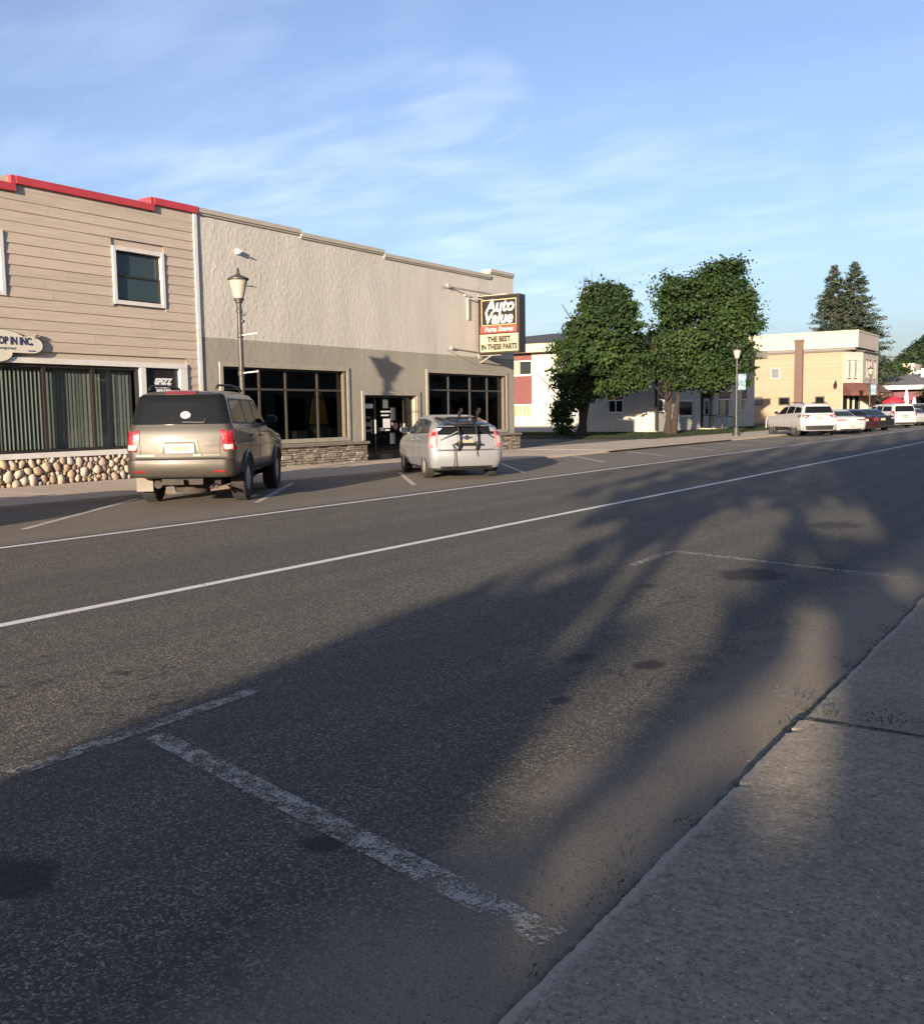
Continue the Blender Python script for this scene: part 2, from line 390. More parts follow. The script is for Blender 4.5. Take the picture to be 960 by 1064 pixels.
# ------------------------------------------------------------------ mesh building
class MB:
    def __init__(s): s.v = []; s.f = []; s.mi = []; s.c = []; s.cur = 0; s.col = (1, 1, 1, 1)
    def add(s, verts, faces):
        o = len(s.v); s.v.extend([tuple(p) for p in verts])
        for f in faces:
            s.f.append(tuple(i + o for i in f)); s.mi.append(s.cur); s.c.append(s.col)
    def box(s, x0, x1, y0, y1, z0, z1):
        x0, x1 = min(x0, x1), max(x0, x1); y0, y1 = min(y0, y1), max(y0, y1); z0, z1 = min(z0, z1), max(z0, z1)
        s.add([(x0, y0, z0), (x1, y0, z0), (x1, y1, z0), (x0, y1, z0), (x0, y0, z1), (x1, y0, z1), (x1, y1, z1), (x0, y1, z1)],
              [(0, 3, 2, 1), (4, 5, 6, 7), (0, 1, 5, 4), (1, 2, 6, 5), (2, 3, 7, 6), (3, 0, 4, 7)])
        return s
    def quad(s, a, b, c, d): s.add([a, b, c, d], [(0, 1, 2, 3)]); return s
    def prism(s, poly, fn, a, b):
        """poly: 2-D outline; fn(u, v, d) -> xyz; extruded from depth a to b"""
        n = len(poly)
        s.add([fn(u, v, a) for u, v in poly] + [fn(u, v, b) for u, v in poly],
              [tuple(range(n - 1, -1, -1)), tuple(range(n, 2 * n))] + [(i, (i + 1) % n, n + (i + 1) % n, n + i) for i in range(n)])
        return s
    def tube(s, pts, r, n=8, caps=True):
        pts = [Vector(p) for p in pts]
        rs = r if isinstance(r, (list, tuple)) else [r] * len(pts)
        vs = []; up = None
        for i, p in enumerate(pts):
            d = (pts[min(i + 1, len(pts) - 1)] - pts[max(i - 1, 0)])
            d = d.normalized() if d.length > 1e-9 else Vector((0, 0, 1))
            if up is None:
                a = Vector((0, 0, 1)) if abs(d.z) < .9 else Vector((1, 0, 0))
                up = (a - d * a.dot(d)).normalized()
            else:
                up = up - d * up.dot(d); up = up.normalized() if up.length > 1e-6 else d.orthogonal().normalized()
            w = d.cross(up)
            for k in range(n):
                t = 2 * math.pi * k / n
                vs.append(p + (up * math.cos(t) + w * math.sin(t)) * rs[i])
        fs = []
        for i in range(len(pts) - 1):
            for k in range(n):
                fs.append((i * n + k, i * n + (k + 1) % n, (i + 1) * n + (k + 1) % n, (i + 1) * n + k))
        if caps: fs += [tuple(range(n - 1, -1, -1)), tuple(range((len(pts) - 1) * n, len(pts) * n))]
        s.add(vs, fs); return s
    def lathe(s, prof, c=(0, 0, 0), axis='z', n=20):
        """prof: (radius, height) pairs"""
        vs = []
        for r, h in prof:
            for k in range(n):
                t = 2 * math.pi * k / n; a, b = r * math.cos(t), r * math.sin(t)
                p = (a, b, h) if axis == 'z' else ((h, a, b) if axis == 'x' else (a, h, b))
                vs.append((p[0] + c[0], p[1] + c[1], p[2] + c[2]))
        fs = []
        for i in range(len(prof) - 1):
            for k in range(n):
                fs.append((i * n + k, i * n + (k + 1) % n, (i + 1) * n + (k + 1) % n, (i + 1) * n + k))
        if prof[0][0] > 1e-6: fs.append(tuple(range(n - 1, -1, -1)))
        if prof[-1][0] > 1e-6: fs.append(tuple(range((len(prof) - 1) * n, len(prof) * n)))
        s.add(vs, fs); return s
    def xf(s, mat, start=0):
        for i in range(start, len(s.v)): s.v[i] = tuple(mat @ Vector(s.v[i]))
        return s
    def mesh(s, name, mats):
        me = bpy.data.meshes.new(name)
        me.from_pydata(s.v, [], s.f)
        for m in (mats if isinstance(mats, (list, tuple)) else [mats]): me.materials.append(m)
        if any(s.mi): me.polygons.foreach_set('material_index', s.mi)
        if any(c != (1, 1, 1, 1) for c in s.c) or True:
            a = me.attributes.new('Col', 'FLOAT_COLOR', 'FACE')
            a.data.foreach_set('color', np.array(s.c, np.float32).ravel())
        return me
    def build(s, name, mats, parent=None, world=False, smooth=None, bevel=0, fixn=True):
        if world and parent is not None:
            l = parent.location; s.v = [(p[0] - l.x, p[1] - l.y, p[2] - l.z) for p in s.v]
        me = s.mesh(name, mats)
        if fixn:
            bm = bmesh.new(); bm.from_mesh(me)
            bmesh.ops.recalc_face_normals(bm, faces=bm.faces); bm.to_mesh(me); bm.free()
        if smooth is not None:
            me.shade_smooth(); me.set_sharp_from_angle(angle=R(smooth))
        o = bpy.data.objects.new(name, me); COL.objects.link(o)
        if parent is not None: o.parent = parent
        if bevel:
            b = o.modifiers.new('bevel', 'BEVEL'); b.width = bevel; b.segments = 2; b.limit_method = 'ANGLE'; b.angle_limit = R(40)
        return o

def tag(o, label=None, cat=None, group=None, kind=None):
    if label: o['label'] = label
    if cat: o['category'] = cat
    if group: o['group'] = group
    if kind: o['kind'] = kind
    return o
def thing(name, label, cat, loc=(0, 0, 0), rotz=0.0, group=None):
    o = bpy.data.objects.new(name, None); COL.objects.link(o); o.empty_display_size = .3
    o.location = loc; o.rotation_euler = (0, 0, rotz)
    return tag(o, label, cat, group)
def copy_tree(o, parent=None):
    c = o.copy(); COL.objects.link(c)
    if parent is not None: c.parent = parent
    for ch in [x for x in bpy.data.objects if x.parent == o]: copy_tree(ch, c)
    return c

def text_mb(mb, body, size, fn, shear=0.0, bold=0.0, sx=1.0, align='CENTER', depth=.006, spacing=1.0):
    """set lettering as solid geometry: fn(u, v, d) -> xyz"""
    cu = bpy.data.curves.new('lettering', 'FONT'); cu.body = body; cu.size = size; cu.shear = shear
    cu.offset = bold; cu.align_x = align; cu.resolution_u = 3; cu.space_character = spacing
    ob = bpy.data.objects.new('lettering', cu); COL.objects.link(ob)
    bpy.context.view_layer.update()
    me = bpy.data.meshes.new_from_object(ob.evaluated_get(bpy.context.evaluated_depsgraph_get()))
    vs = [(v.co.x * sx, v.co.y) for v in me.vertices]; fs = [tuple(p.vertices) for p in me.polygons]
    n = len(vs)
    edges = {}
    for f in fs:
        for i in range(len(f)):
            e = (f[i], f[(i + 1) % len(f)]); edges[e] = edges.get(e, 0) + 1
    side = [(a, b, b + n, a + n) for (a, b) in edges if (b, a) not in edges]
    mb.add([fn(u, v, depth) for u, v in vs] + [fn(u, v, 0) for u, v in vs], fs + side)
    bpy.data.objects.remove(ob); bpy.data.meshes.remove(me); bpy.data.curves.remove(cu)
    return mb

# ------------------------------------------------------------------ ground
XK = -1.178            # near kerb
XKF = -15.5           # far kerb
XF = -19.7            # facades
def sheet(name, mat, x0, x1, y0, y1, z, kind='structure'):
    o = MB().quad((x0, y0, z), (x1, y0, z), (x1, y1, z), (x0, y1, z)).build(name, mat, fixn=False)
    return tag(o, kind=kind)
sheet('ground', M['soil'], -1500, 1500, -1500, 1500, -.03)
sheet('road', M['asphalt'], XKF + .02, XK + .06, -90, 420, 0.0)
sheet('alley', M['alley'], -60, -15.4, 33.2, 47.2, .062)

def slab_top(mb, x0, x1, y0, y1, z, step=.045, jag=.018, base=-.02):
    """concrete slab with a worn, chipped street edge"""
    nx, ny = 10, max(2, int((y1 - y0) / step))
    xs = [x0 + .0, x0 + .012, x0 + .03, x0 + .06, x0 + .14] + list(np.linspace(x0 + .4, x1, nx - 4))
    vs = []
    for j in range(ny + 1):
        y = y0 + (y1 - y0) * j / ny
        e = (noise.noise(Vector((y * 2.1, x0, 5))) * .5 + noise.noise(Vector((y * 13, x0, 2))) * .35 + noise.noise(Vector((y * 37, x0, 4))) * .25) * jag
        chip = max(0, noise.noise(Vector((y * 9.3, 3, x0))) - .30) * .035
        ee = .008 if 0 < j < ny else .0
        for i, x in enumerate(xs):
            k = max(0, 1 - (x - x0) / .14)
            dz = -.007 * max(0, 1 - (x - x0) / .028) - chip * .6 * max(0, 1 - (x - x0) / .06)
            dz += noise.noise(Vector((x * .8, y * .8, 0))) * .006
            if j in (0, ny): dz -= .012
            vs.append((x + (e + chip) * k, y, z + dz))
        vs.append((x0 + (e + chip) + .004, y, base))
    n = len(xs) + 1; fs = []
    for j in range(ny):
        for i in range(len(xs) - 1):
            a = j * n + i; fs.append((a, a + 1, a + n + 1, a + n))
        a = j * n; fs.append((a + n - 1, a, a + n, a + 2 * n - 1))
    mb.add(vs, fs)
    m = len(xs)
    mb.add([vs[i] for i in range(m)] + [(vs[i][0], vs[i][1], base) for i in range(m)], [(i, i + 1, m + i + 1, m + i) for i in range(m - 1)])
    o = ny * n
    mb.add([vs[o + i] for i in range(m)] + [(vs[o + i][0], vs[o + i][1], base) for i in range(m)], [(i, i + 1, m + i + 1, m + i) for i in range(m - 1)])
mb = MB(); ZN = .05
slab_top(mb, XK, 3.0, -1.5, 4.662, ZN, .022)
slab_top(mb, XK + .01, 3.0, 4.667, 7.9, ZN - .004, .022)
slab_top(mb, XK, 3.0, 7.92, 14.0, ZN, .1)
for k in range(9):
    slab_top(mb, XK, 3.0, 14.02 + k * 12, 26.0 + k * 12, ZN, .4)
slab_top(mb, XK, 3.0, -8, -1.52, ZN, .2)
slab_top(mb, XK, 3.0, -90, -8.02, ZN, .8)
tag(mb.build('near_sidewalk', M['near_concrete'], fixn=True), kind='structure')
mb = MB(); vs = []; nj = 90
for i in range(nj + 1):
    x = XK + .015 + (3.0 - XK - .02) * (i / nj) ** 1.3; yj = 4.664 + .012 * noise.noise(Vector((x * 4, 0, 0))) + .006 * noise.noise(Vector((x * 19, 3, 0)))
    w_ = .008 + .010 * max(0, noise.noise(Vector((x * 7, 9, 1))) + .2)
    vs += [(x, yj + w_, ZN + .0035), (x, yj - w_, ZN + .0035)]
mb.add(vs, [(2 * i, 2 * i + 1, 2 * i + 3, 2 * i + 2) for i in range(nj)])
tag(mb.build('slab_joint', M['crack']), kind='structure')
sheet('sidewalk_bed', M['crack'], XK + .03, 3.0, -1.0, 14, .03)

mb = MB()
ys = [-20, -5, 2.2, 5.3, 8.4, 11.5, 14.6, 17.7, 20.8, 23.9, 27.0, 30.1, 33.75, 38, 42, 46.5, 51, 55.5, 60, 64.5, 69, 73.5, 78, 84, 90, 96, 104, 112, 125, 160, 220]
for a, b in zip(ys[:-1], ys[1:]):
    for x0, x1 in ((XKF, XKF + .0 - 1.9), (XKF - 1.915, XF - .4)):
        mb.box(x1, x0, a + .006, b - .006, -.02, .07 if a < 33.7 else .075)
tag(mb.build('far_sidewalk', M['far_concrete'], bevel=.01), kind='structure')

# lane lines, stall lines
def strip(name, mat, pts, w, z):
    """a painted line with slightly wavering edges through the given points"""
    mb = MB(); vs = []
    P = [Vector((*p, 0)) for p in pts]
    for a, b in zip(P[:-1], P[1:]):
        L = (b - a).length; n = max(2, int(L / .6)); d = (b - a).normalized(); nr = Vector((-d.y, d.x, 0))
        for i in range(n + 1):
            p = a + (b - a) * i / n
            j1 = noise.noise(Vector((p.x * 2, p.y * 2, 1))) * .05 * w; j2 = noise.noise(Vector((p.x * 2, p.y * 2, 9))) * .05 * w
            vs.append(p + nr * (w / 2 + j1) + Vector((0, 0, z))); vs.append(p - nr * (w / 2 + j2) + Vector((0, 0, z)))
    mb.add(vs, [(2 * i, 2 * i + 1, 2 * i + 3, 2 * i + 2) for i in range(len(vs) // 2 - 1)])
    return tag(mb.build(name, mat), kind='structure')
strip('lane_line', M['line'], [(-10.92, -30), (-10.92, 15), (-11.05, 40), (-11.1, 300)], .105, .004)
strip('lane_line', M['line'], [(-6.77, -30), (-6.77, 10), (-6.80, 300)], .115, .004)
for a, b in (((-12.5, 8.0), (-15.3, 12.2)), ((-12.5, 12.45), (-15.4, 16.5)), ((-12.4, 17.0), (-15.75, 20.9)), ((-12.35, 21.6), (-15.3, 25.4)),
             ((-12.6, 26.9), (-15.4, 30.3)), ((-12.4, 31.1), (-15.1, 34.2)), ((-12.3, 35.8), (-15.1, 39.2)), ((-12.3, 40.4), (-15.2, 43.8)), ((-12.3, 45.0), (-15.2, 48.4)),
             ((-12.4, 49.8), (-15.2, 53.2)), ((-12.4, 57), (-15.2, 60.4)), ((-12.4, 62), (-15.2, 65.4)), ((-12.4, 3.4), (-15.3, 7.6))):
    strip('stall_line', M['stall_far'], [a, b], .11, .004)
strip('stall_line', M['stall_near'], [(-3.74, 3.01), (-1.28, 2.39)], .12, .004)
strip('stall_line', M['stall_faint'], [(-3.86, 2.35), (-3.89, 3.82)], .10, .004)
strip('stall_line', M['stall_faint'], [(-3.89, 10.0), (-1.45, 9.32)], .12, .004)
strip('stall_line', M['stall_faint'], [(-3.88, 8.9), (-3.9, 10.0)], .10, .004)

# ------------------------------------------------------------------ facade helpers
def holes_strip(z0, z1, y0, y1, holes):
    """y-intervals of a course z0..z1 left after cutting holes (y0,y1,z0,z1)"""
    segs = [(y0, y1)]
    for (a, b, c, d) in holes:
        if c < z1 - .02 and d > z0 + .02:
            out = []
            for s0, s1 in segs:
                if b <= s0 or a >= s1: out.append((s0, s1)); continue
                if a > s0: out.append((s0, a))
                if b < s1: out.append((b, s1))
            segs = out
    return [s for s in segs if s[1] - s[0] > .01]

def clap_wall(mb, fn, y0, y1, z0, z1, holes, course=.225, butt=True):
    """lapped boards; fn(u, z, d): u along the wall, d outward"""
    n = int(round((z1 - z0) / course)); h = (z1 - z0) / n
    for k in range(n):
        a = z0 + k * h; b = a + h
        for s0, s1 in holes_strip(a, b, y0, y1, holes):
            cuts = [s0]; c = s0 + random.uniform(.6, 4.0)
            while butt and c < s1 - .6: cuts.append(c); c += random.uniform(2.4, 4.2)
            cuts.append(s1)
            for c0, c1 in zip(cuts[:-1], cuts[1:]):
                g = .003 if butt else 0; t = random.uniform(.93, 1.05); mb.col = (t, t * random.uniform(.985, 1.0), t * random.uniform(.97, 1.0), 1)
                dj = random.uniform(-.003, .003) if butt else 0
                c0 += g; c1 -= g
                mb.add([fn(c0, a, .024 + dj), fn(c1, a, .024 + dj), fn(c1, b + .004, .006), fn(c0, b + .004, .006), fn(c0, a, -.01), fn(c1, a, -.01)],
                       [(0, 1, 2, 3), (4, 5, 1, 0), (0, 3, 4), (1, 5, 2)])
    mb.col = (1, 1, 1, 1)
def fX(x): return lambda u, z, d: (x + d, u, z)          # wall facing +X, u = y
def fY(y): return lambda u, z, d: (u, y - d, z)          # wall facing -Y, u = x
def fbox(mb, fn, u0, u1, z0, z1, d0, d1):
    mb.prism([(u0, z0), (u1, z0), (u1, z1), (u0, z1)], fn, d0, d1); return mb
def frame_mb(fn, u0, u1, z0, z1, w, d0, d1, sill=0.0):
    mb = MB()
    fbox(mb, fn, u0, u0 + w, z0, z1, d0, d1); fbox(mb, fn, u1 - w, u1, z0, z1, d0, d1)
    fbox(mb, fn, u0 + w, u1 - w, z1 - w, z1, d0, d1 - .002); fbox(mb, fn, u0 + w, u1 - w, z0, z0 + w, d0, d1 - .002)
    if sill: fbox(mb, fn, u0 - .04, u1 + .04, z0 - .05, z0 - .001, d0, d1 + sill)
    return mb
def slab_holes(mb, fn, u0, u1, z0, z1, holes, d_back, d_front=0.0, step=None, disp=None):
    """flat wall sheet with rectangular openings and reveals; disp(u,z) displaces the front"""
    us = sorted(set([u0, u1] + [h[0] for h in holes] + [h[1] for h in holes])); zs = sorted(set([z0, z1] + [h[2] for h in holes] + [h[3] for h in holes]))
    us = [u for u in us if u0 - 1e-6 <= u <= u1 + 1e-6]; zs = [z for z in zs if z0 - 1e-6 <= z <= z1 + 1e-6]
    if step:
        def fill(a):
            out = []
            for p, q in zip(a[:-1], a[1:]):
                n = max(1, int(round((q - p) / step))); out += [p + (q - p) * i / n for i in range(n)]
            return out + [a[-1]]
        us, zs = fill(us), fill(zs)
    inside = lambda u, z: any(h[0] < u < h[1] and h[2] < z < h[3] for h in holes)
    idx = {}; vs = []; fs = []
    def vid(i, j):
        if (i, j) not in idx:
            idx[(i, j)] = len(vs); vs.append(fn(us[i], zs[j], d_front + (disp(us[i], zs[j]) if disp else 0)))
        return idx[(i, j)]
    for i in range(len(us) - 1):
        for j in range(len(zs) - 1):
            if inside((us[i] + us[i + 1]) / 2, (zs[j] + zs[j + 1]) / 2): continue
            fs.append((vid(i, j), vid(i + 1, j), vid(i + 1, j + 1), vid(i, j + 1)))
    mb.add(vs, fs)
    e = .012 if disp else 0
    for (a, b, c, d) in holes:
        for p, q in (((a, c), (b, c)), ((b, c), (b, d)), ((b, d), (a, d)), ((a, d), (a, c))):
            mb.quad(fn(*p, d_front + e), fn(*q, d_front + e), fn(*q, d_back), fn(*p, d_back))

def stone_col(kind):
    if kind == 'cobble':
        b = random.choice([(.42, .33, .24), (.34, .27, .20), (.46, .38, .30), (.28, .21, .155), (.38, .27, .18), (.40, .35, .30)])
    else:
        b = random.choice([(.24, .20, .155), (.30, .255, .20), (.19, .16, .13), (.34, .30, .245), (.22, .175, .13)])
    k = random.uniform(.8, 1.15); return (b[0] * k, b[1] * k, b[2] * k, 1)

ICO = None
def ico():
    global ICO
    if ICO is None:
        bm = bmesh.new(); bmesh.ops.create_icosphere(bm, subdivisions=2, radius=1)
        ICO = ([v.co.copy() for v in bm.verts], [tuple(v.index for v in f.verts) for f in bm.faces]); bm.free()
    return ICO
def cobble_wall(mb, fn, u0, u1, z0, z1):
    vs, fs = ico(); placed = []
    rad = [random.uniform(.085, .125) for _ in range(160)] + [random.uniform(.06, .085) for _ in range(1500)] + [random.uniform(.03, .055) for _ in range(4000)]
    for r in rad:
        for _ in range(12):
            a = random.uniform(.7, 1.05); u = random.uniform(u0 + r * .7, u1 - r * .7); z = random.uniform(z0 + r * .7, z1 - r * .7)
            if all((u - q[0]) ** 2 + (z - q[1]) ** 2 > ((r + q[2]) * .86) ** 2 for q in placed if abs(u - q[0]) < .35):
                placed.append((u, z, r)); break
        else: continue
        th = random.uniform(0, 3.14); asp = random.uniform(.78, 1.05); ra, rb = r * 1.12, r * asp
        mb.col = stone_col('cobble'); sd = Vector((random.random() * 50, 0, 0)); out = []
        for v in vs:
            k = 1 + .3 * noise.noise(v * 1.1 + sd)
            a, b = v.x * ra * k, v.y * rb * k
            out.append(fn(u + a * math.cos(th) - b * math.sin(th), z + a * math.sin(th) + b * math.cos(th), .02 + v.z * r * .62 * k))
        mb.add(out, fs)
    mb.col = (1, 1, 1, 1)
def ledge_wall(mb, fn, u0, u1, z0, z1):
    z = z0
    while z < z1 - .02:
        h = min(random.choice([.055, .075, .10, .12]), z1 - z)
        if z1 - z - h < .03: h = z1 - z
        u = u0
        while u < u1 - .01:
            l = min(random.uniform(.12, .42), u1 - u)
            if u1 - u - l < .06: l = u1 - u
            if h > .09 and random.random() < .4: parts = [(z, z + h * .5), (z + h * .5, z + h)]
            else: parts = [(z, z + h)]
            for a, b in parts:
                mb.col = stone_col('ledge'); d = random.uniform(.045, .085); s = lambda: random.uniform(-.006, .006)
                e = .004
                mb.add([fn(u + e, a + e, 0), fn(u + l - e, a + e, 0), fn(u + l - e, b - e, 0), fn(u + e, b - e, 0),
                        fn(u + e + .004, a + e + .004, d + s()), fn(u + l - e - .004, a + e + .004, d + s()), fn(u + l - e - .004, b - e - .004, d + s()), fn(u + e + .004, b - e - .004, d + s())],
                       [(4, 5, 6, 7), (0, 1, 5, 4), (1, 2, 6, 5), (2, 3, 7, 6), (3, 0, 4, 7)])
            u += l
        z += h
    mb.col = (1, 1, 1, 1)

# ------------------------------------------------------------------ beige clapboard shop
GZ = .05
def build_siding_shop():
    t = thing('clapboard_shop', 'beige clapboard two storey shop with stepped red coping and a cobblestone base', 'building', (XF, 11, 0))
    P = dict(parent=t, world=True)
    Y0, Y1 = 5.0, 17.85
    fn = fX(XF)
    holes = [(15.24, 16.75, 4.18, 5.52), (11.0, 12.52, 4.12, 5.47), (7.5, 17.33, 0.0, 2.82)]
    mb = MB(); clap_wall(mb, fn, Y0, Y1 - .12, .05, 6.60, holes, .226)
    mb.build('clapboard_wall', M['siding'], smooth=None, **P)
    # shell behind the boards
    mb = MB(); slab_holes(mb, fX(XF - .02), Y0, Y1, .0, 6.5, [(15.3, 16.69, 4.24, 5.46), (11.06, 12.46, 4.18, 5.41), (7.5, 17.3, .6, 2.78)], -.25)
    mb.box(XF - 12, XF - .5, Y0, Y0 + .2, 0, 6.2); mb.box(XF - 12, XF - .3, Y1 - .25, Y1 - .02, 0, 6.2); mb.box(XF - 12, XF - 11.8, Y0, Y1 - .3, 0, 6.2)
    mb.build('rear_wall', M['siding'], **P)
    mb = MB(); mb.box(XF - 12, XF - .26, Y0 + .2, Y1 - .25, 6.05, 6.2)
    mb.build('roof', M['roof_dark'], **P)
    # coping: two steps
    mb = MB()
    for a, b, z in ((Y0, 12.86, 6.33), (12.86, 16.5, 6.50), (16.5, Y1 + .02, 6.66)):
        mb.box(XF - .35, XF + .09, a, b, z - .02, z + .15)
        mb.box(XF - .3, XF + .03, a, b, 6.2, z - .021) if False else None
    mb.box(XF - .34, XF + .085, 12.74, 12.859, 6.31, 6.648); mb.box(XF - .34, XF + .085, 16.38, 16.499, 6.48, 6.808)
    mb.build('coping', M['red_cap'], bevel=.012, **P)
    mb = MB(); mb.box(XF - .30, XF + .02, Y0, 12.7, 6.2, 6.31); mb.box(XF - .30, XF + .02, 12.7, 16.4, 6.2, 6.479); mb.box(XF - .3, XF + .02, 16.4, Y1 - .13, 6.2, 6.639)
    mb.build('parapet', M['siding'], **P)
    mb = MB(); mb.box(XF - .02, XF + .045, Y1 - .12, Y1 + .0, .06, 6.64)
    mb.build('corner_trim', M['trim'], bevel=.006, **P)
    # upstairs windows
    for (a, b, c, d) in ((15.24, 16.75, 4.18, 5.52), (11.0, 12.52, 4.12, 5.47)):
        f = frame_mb(fn, a, b, c, d, .095, -.05, .05).build('window', M['trim'], bevel=.006, **P)
        sash = MB(); a2, b2, c2, d2 = a + .1, b - .1, c + .1, d - .1
        m = c2 + (d2 - c2) * .5
        for z0, z1, dd in ((c2, m + .02, -.02), (m - .02, d2, -.06)):
            g = frame_mb(fn, a2, b2, z0, z1, .045, dd - .03, dd); sash.add(g.v, g.f)
        s = sash.build('sash', M['frame'], parent=f); s.data.transform(Matrix.Translation((-t.location))) ; s.location = (0, 0, 0)
        g = MB(); g.quad(fn(a2, c2, -.05), fn(b2, c2, -.05), fn(b2, m, -.05), fn(a2, m, -.05)); g.quad(fn(a2, m, -.08), fn(b2, m, -.08), fn(b2, d2, -.08), fn(a2, d2, -.08))
        p = g.build('pane', M['sky_glass'], parent=f); p.data.transform(Matrix.Translation((-t.location)))
    # shop window: white surround, three bays with vertical blinds behind glass
    WY0, WY1, WZ0, WZ1 = 7.5, 15.86, .80, 2.72
    mb = MB(); fbox(mb, fn, WY0, 17.33, 2.72, 2.84, -.05, .06); fbox(mb, fn, WY0, 15.95, .66, .78, -.05, .075)
    fbox(mb, fn, 15.88, 16.04, .781, 2.719, -.05, .055); fbox(mb, fn, 17.09, 17.33, .06, 2.719, -.05, .058)
    mb.build('window_surround', M['trim'], bevel=.006, **P)
    mb = MB()
    for y in (WY0, 8.9, 10.15, 11.7, 13.30, 14.55, 15.79):
        fbox(mb, fn, y, y + .075, WZ0 - .02, WZ1, -.09, -.02)
    fbox(mb, fn, WY0, 15.86, WZ1 - .07, WZ1 - .001, -.085, -.018); fbox(mb, fn, WY0, 15.86, WZ0 - .02, WZ0 + .045, -.085, -.018)
    w = mb.build('shop_window', M['frame'], **P)
    g = MB(); g.quad(fn(WY0, WZ0, -.05), fn(15.82, WZ0, -.05), fn(15.82, WZ1, -.05), fn(WY0, WZ1, -.05))
    p = g.build('pane', M['pane'], parent=w); p.data.transform(Matrix.Translation(-t.location))
    mb = MB(); y = WY0 + .1; i = 0
    while y < 15.75:
        ang = R(74 + 26 * noise.noise(Vector((y * .9, 0, 0)))) if y > 13.35 else R(30 + 14 * noise.noise(Vector((y, 3, 0))))
        ang += R(random.uniform(-16, 12)) if random.random() < .6 else 0
        dx, dy = .052 * math.cos(ang), .052 * math.sin(ang)
        x = XF - .2
        vs = []
        for k in range(5):
            q = (k - 2) / 2; bow = .008 * (1 - q * q)
            for z in (WZ0 + .05, WZ1 - .1):
                vs.append((x + dx * q + bow * math.sin(ang), y + dy * q - bow * math.cos(ang), z))
        mb.add(vs, [(2 * k, 2 * k + 2, 2 * k + 3, 2 * k + 1) for k in range(4)])
        y += .098
    mb.box(XF - .24, XF - .16, WY0, 15.8, WZ1 - .1, WZ1 - .04)
    b = mb.build('vertical_blinds', M['blind'], parent=w, fixn=False); b.data.transform(Matrix.Translation(-t.location))
    mb = MB(); mb.box(XF - 1.8, XF - 1.7, 6, 17.3, 0, 3.2); mb.box(XF - 1.7, XF - .27, 6, 17.3, 2.9, 3.0); mb.box(XF - 1.7, XF - .27, 6, 17.3, .05, .1); mb.box(XF - 1.7, XF - .3, 17.45, 17.5, .1, 2.9)
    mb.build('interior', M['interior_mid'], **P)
    # black door with lettering
    mb = MB(); fbox(mb, fn, 16.04, 17.09, .07, 2.715, -.12, -.03)
    d = mb.build('door', M['sign_black'], **P)
    mb = MB(); fnd = lambda u, v, e: (XF - .03 + e, u, v)
    text_mb(mb, 'SPIZZ', .20, lambda u, v, e: fnd(16.60 + u, 2.33 + v, e), .25, .012, 1.0)
    text_mb(mb, 'STUDIO', .105, lambda u, v, e: fnd(16.60 + u, 2.235 + v, e), 0, .004, 1.25)
    text_mb(mb, 'SALON', .085, lambda u, v, e: fnd(16.62 + u, 2.15 + v, e), 0, .004, 1.6)
    l = mb.build('lettering', M['paper'], parent=d); l.data.transform(Matrix.Translation(-t.location))
    mb = MB(); fbox(mb, fn, 17.0, 17.03, .95, 1.25, -.03, .03); h = mb.build('handle', M['chrome'], parent=d); h.data.transform(Matrix.Translation(-t.location))
    # cobblestone base
    mb = MB(); mb.cur = 1; mb.box(XF - .2, XF + .02, 7.4, 15.97, .0, .659); mb.cur = 0
    cobble_wall(mb, fX(XF + .03), 7.6, 15.98, .06, .655)
    mb.build('stone_base', [M['cobble'], M['mortar']], smooth=60, **P)
    return t
siding_shop = build_siding_shop()

def outline_sign():
    """routed oval shop sign fixed to the clapboards"""
    X = XF + .06
    t = thing('shop_sign', 'cream routed oval sign reading ROP IN INC. above the blinds window', 'sign', (X, 12.4, 3.1))
    pts = []
    def arc(cy, cz, ry, rz, a0, a1, n):
        for i in range(n + 1):
            a = R(a0 + (a1 - a0) * i / n); pts.append((cy + ry * math.cos(a), cz + rz * math.sin(a)))
    arc(13.02, 3.10, .24, .17, -90, 70, 9)
    pts.append((13.02, 3.30)); arc(12.2, 3.06, .78, .345, 38, 142, 14)
    arc(11.4, 3.10, .24, .17, 110, 270, 9)
    arc(12.2, 2.93, .34, .20, 180, 360, 12)
    C = (12.2, 3.1)
    mb = MB(); mb.prism([(C[0] + (u - C[0]) * 1.03, C[1] + (v - C[1]) * 1.07) for u, v in pts], fX(X), -.04, .02); mb.build('sign_back', M['oval_edge'], t, True)
    mb = MB(); mb.prism(pts, fX(X), .02, .045); b = mb.build('sign_board', M['oval'], t, True)
    mb = MB(); text_mb(mb, 'ROP IN INC.', .215, lambda u, v, e: (X + .045 + e, 13.03 + u, 3.105 + v), 0, .010, .76, 'RIGHT', .004)
    text_mb(mb, 'Consignment', .085, lambda u, v, e: (X + .045 + e, 12.62 + u, 2.995 + v), .3, 0, 1, 'RIGHT', .003)
    l = mb.build('lettering', M['sign_navy'], t, True)
    mb = MB(); mb.prism([(12.9, 2.965), (13.08, 2.965), (13.08, 2.99), (12.9, 2.99)], fX(X), .045, .048); mb.build('printed_line', M['sign_navy'], t, True)
    mb = MB()    # scroll at the right shoulder
    for k, (u, v, r) in enumerate(((13.1, 3.285, .045), (13.19, 3.30, .03), (13.13, 3.33, .025))): mb.lathe([(r, -.02), (r, .05), (0, .055)], (X, u, v), 'x', 12)
    mb.build('scroll', M['oval_edge'], t, True)
outline_sign()

